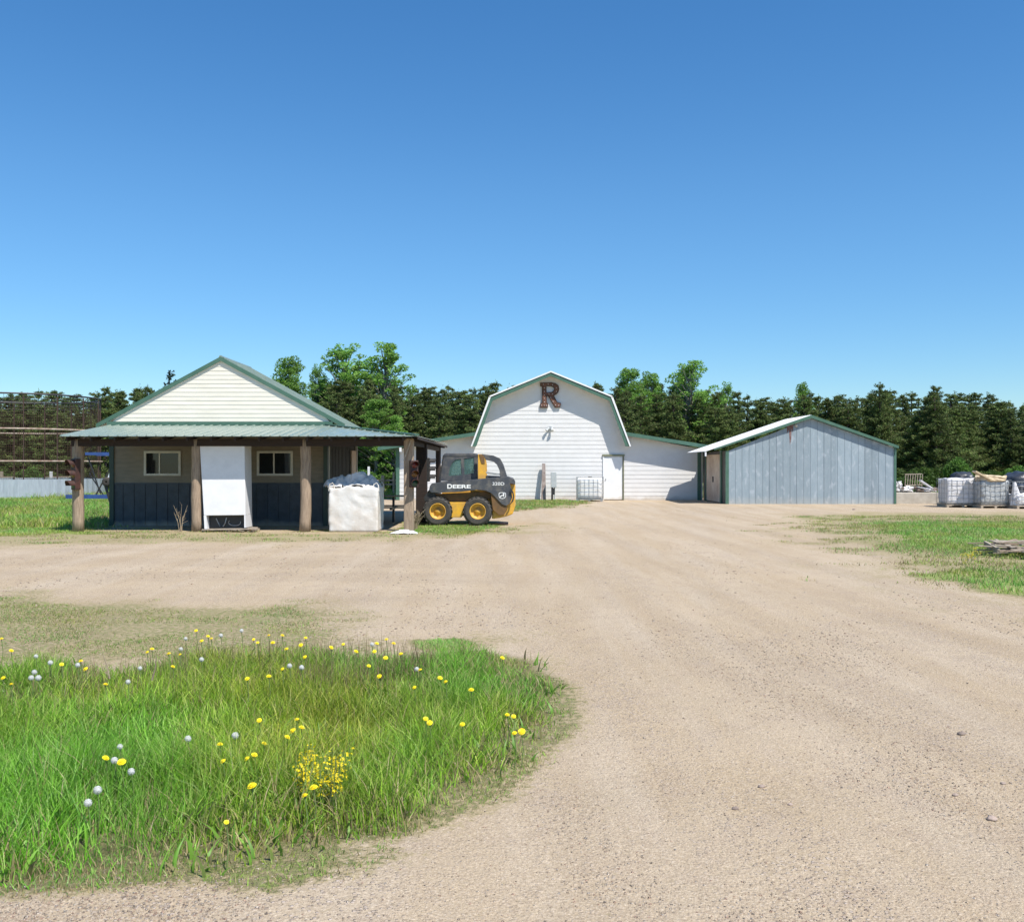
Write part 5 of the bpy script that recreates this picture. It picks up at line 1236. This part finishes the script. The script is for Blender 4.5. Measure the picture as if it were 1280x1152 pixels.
def mustard(px_, py_, label, grp, h=.24, sc=1.0):
    Y = (EYE-h)*F/(py_-HY); k = random.randrange(3)
    if k in mu: t = copy_tree(mp_[k])
    else: t = mp_[k]; mu.add(k)
    X = WX(px_, Y); t.name = 'mustard_plant'; t.location = (X, Y, float(gz(X, Y)[0])); t.scale = (sc, sc, sc*h/.29); t.rotation_euler = (0, 0, random.uniform(0, 6)); tag(t, label, 'flower', grp); series(t, px_, 'mustard spike' if 'spike' in label else 'mustard plant', 'in the bright yellow clump' if 'spike' in label else 'beside the pallet pile')
for p in [(370,945),(378,938),(386,934),(394,922),(398,932),(392,945),(406,948),(412,944),(417,938),(405,958),(413,955),(418,950),(427,931),(430,938),(384,948),(410,964),(375,950)]:
    p = (p[0]+random.uniform(-7, 7), p[1]+random.uniform(-6, 5))
    mustard(*p, 'yellow mustard spike in the bright clump amid the tall grass', 'yellow mustard clump')
for p in [(1203,691),(1209,689),(1214,686),(1219,683),(1207,694),(1222,684),(1216,690),(1242,671),(1246,673),(1279,674)]:
    mustard(*p, 'yellow mustard plant beside the pallet pile', 'mustard by the pallets', .20, 1.0)
for (xa_, ya_, xb_, yb_), lb in (((137, 848, 128, 815), 'pale dry stalk leaning left at the back of the grass'), ((190, 850, 196, 820), 'pale dry stalk leaning right at the back of the grass')):
    Yq = 6.4; tag(MB().tube([P(xa_, ya_, Yq), P((xa_+xb_)/2+1, (ya_+yb_)/2, Yq), P(xb_, yb_, Yq)], [.006,.005,.003], 5).build('dry_stalk', M['stalk']), lb, 'dry stalk')

# ================================================================== loose stones
def stones(N_, seed, y0_, y1_, smin, smax, name, label):
    rs = np.random.default_rng(seed); Y = 1/rs.uniform(1/y1_, 1/y0_, N_*4); X = rs.uniform(-.56, .56, N_*4)*Y
    band = fbm(X*.9+Y*.05, Y*.35, 301, 4); k = rs.random(len(X)) < np.clip((band-.42)*4, .06, 1)*(1-tall(X, Y))*(1-.7*dens(X, Y)); X, Y = X[k][:N_], Y[k][:N_]; n = len(X)
    ico = np.array([(0,0,1),(1,0,0),(0,1,0),(-1,0,0),(0,-1,0),(0,0,-1)], float); tri = np.array([(0,1,2),(0,2,3),(0,3,4),(0,4,1),(5,2,1),(5,3,2),(5,4,3),(5,1,4)])
    # denser stone: cube-sphere of 8 corners + 6 faces
    co = np.array([(a_, b_, c) for a_ in (-1,1) for b_ in (-1,1) for c in (-1,1)], float)*.62
    s_ = rs.uniform(smin, smax, n)*rs.uniform(.5, 1, n)**1.5*np.clip(Y/5, .8, 3)**.5
    base = np.concatenate([ico, co]) ; tri2 = []
    for f in tri: tri2.append(f)
    faces = []
    for c_i, c in enumerate(co):
        i = 6+c_i; axs = [1 if c[0] > 0 else 3, 2 if c[1] > 0 else 4, 0 if c[2] > 0 else 5]
        faces += [(axs[0], axs[1], i), (axs[1], axs[2], i), (axs[2], axs[0], i)]
    faces = np.array(faces)
    V = base[None]*rs.uniform(.75, 1.25, (n, 14, 1)); V = V*s_[:, None, None]*np.array([1, 1, .6])
    V = V*np.stack([rs.uniform(.7, 1.3, n), rs.uniform(.7, 1.3, n), rs.uniform(.7, 1.1, n)], -1)[:, None]
    A = rs.uniform(0, 6.28, n); c, s2 = np.cos(A)[:, None], np.sin(A)[:, None]; vx = V[..., 0]*c-V[..., 1]*s2; vy = V[..., 0]*s2+V[..., 1]*c
    V = np.stack([vx+X[:, None], vy+Y[:, None], V[..., 2]+gz(X, Y)[:, None]+s_[:, None]*.15], -1).reshape(-1, 3)
    Fc = (faces[None]+(np.arange(n)*14)[:, None, None]).reshape(-1, 3)
    pal = np.array([(.48,.38,.28), (.42,.32,.24), (.36,.29,.22), (.60,.51,.41), (.46,.31,.23), (.54,.46,.38), (.30,.24,.19)]); col = np.repeat(pal[rs.integers(0, len(pal), n)]*rs.uniform(.8, 1.2, (n, 1)), 14, 0)
    tag(np_mesh(name, V, Fc, M['gravelmat'], None, {'col': col}), label, 'gravel', kind='stuff')
stones(26000, 401, 3.2, 9, .0025, .0075, 'gravel', 'loose pebbles scattered over the near drive')
stones(4500, 402, 9, 24, .004, .010, 'gravel', 'loose pebbles over the far part of the yard')
for (px_, py_, s_, lb) in ((1202, 917, .030, 'brown stone lying alone on the right of the drive'), (952, 982, .022, 'dark stone above the loose gravel band'), (1240, 1023, .030, 'pale pinkish stone near the right edge'), (1254, 978, .018, 'small dark stone at the right edge'), (1194, 992, .02, 'brown stone in the rut on the right'), (988, 1005, .016, 'dark pebble in the loose gravel band'), (919, 1011, .02, 'reddish stone left in the loose gravel band'), (1067, 637, .07, 'dark clod on the ground in front of the shed')):
    x, y = G(px_, py_); s_ *= .62; b = MB().ball((x, y, float(gz(x, y)[0])+s_*.3), s_, 10, 7, (1.3, 1, .7), .16); tag(b.build('stone', M['stone'], smooth=True), lb, 'stone')
name_series()
print('objects', len(bpy.data.objects), 'polys', sum(len(m.polygons) for m in bpy.data.meshes))
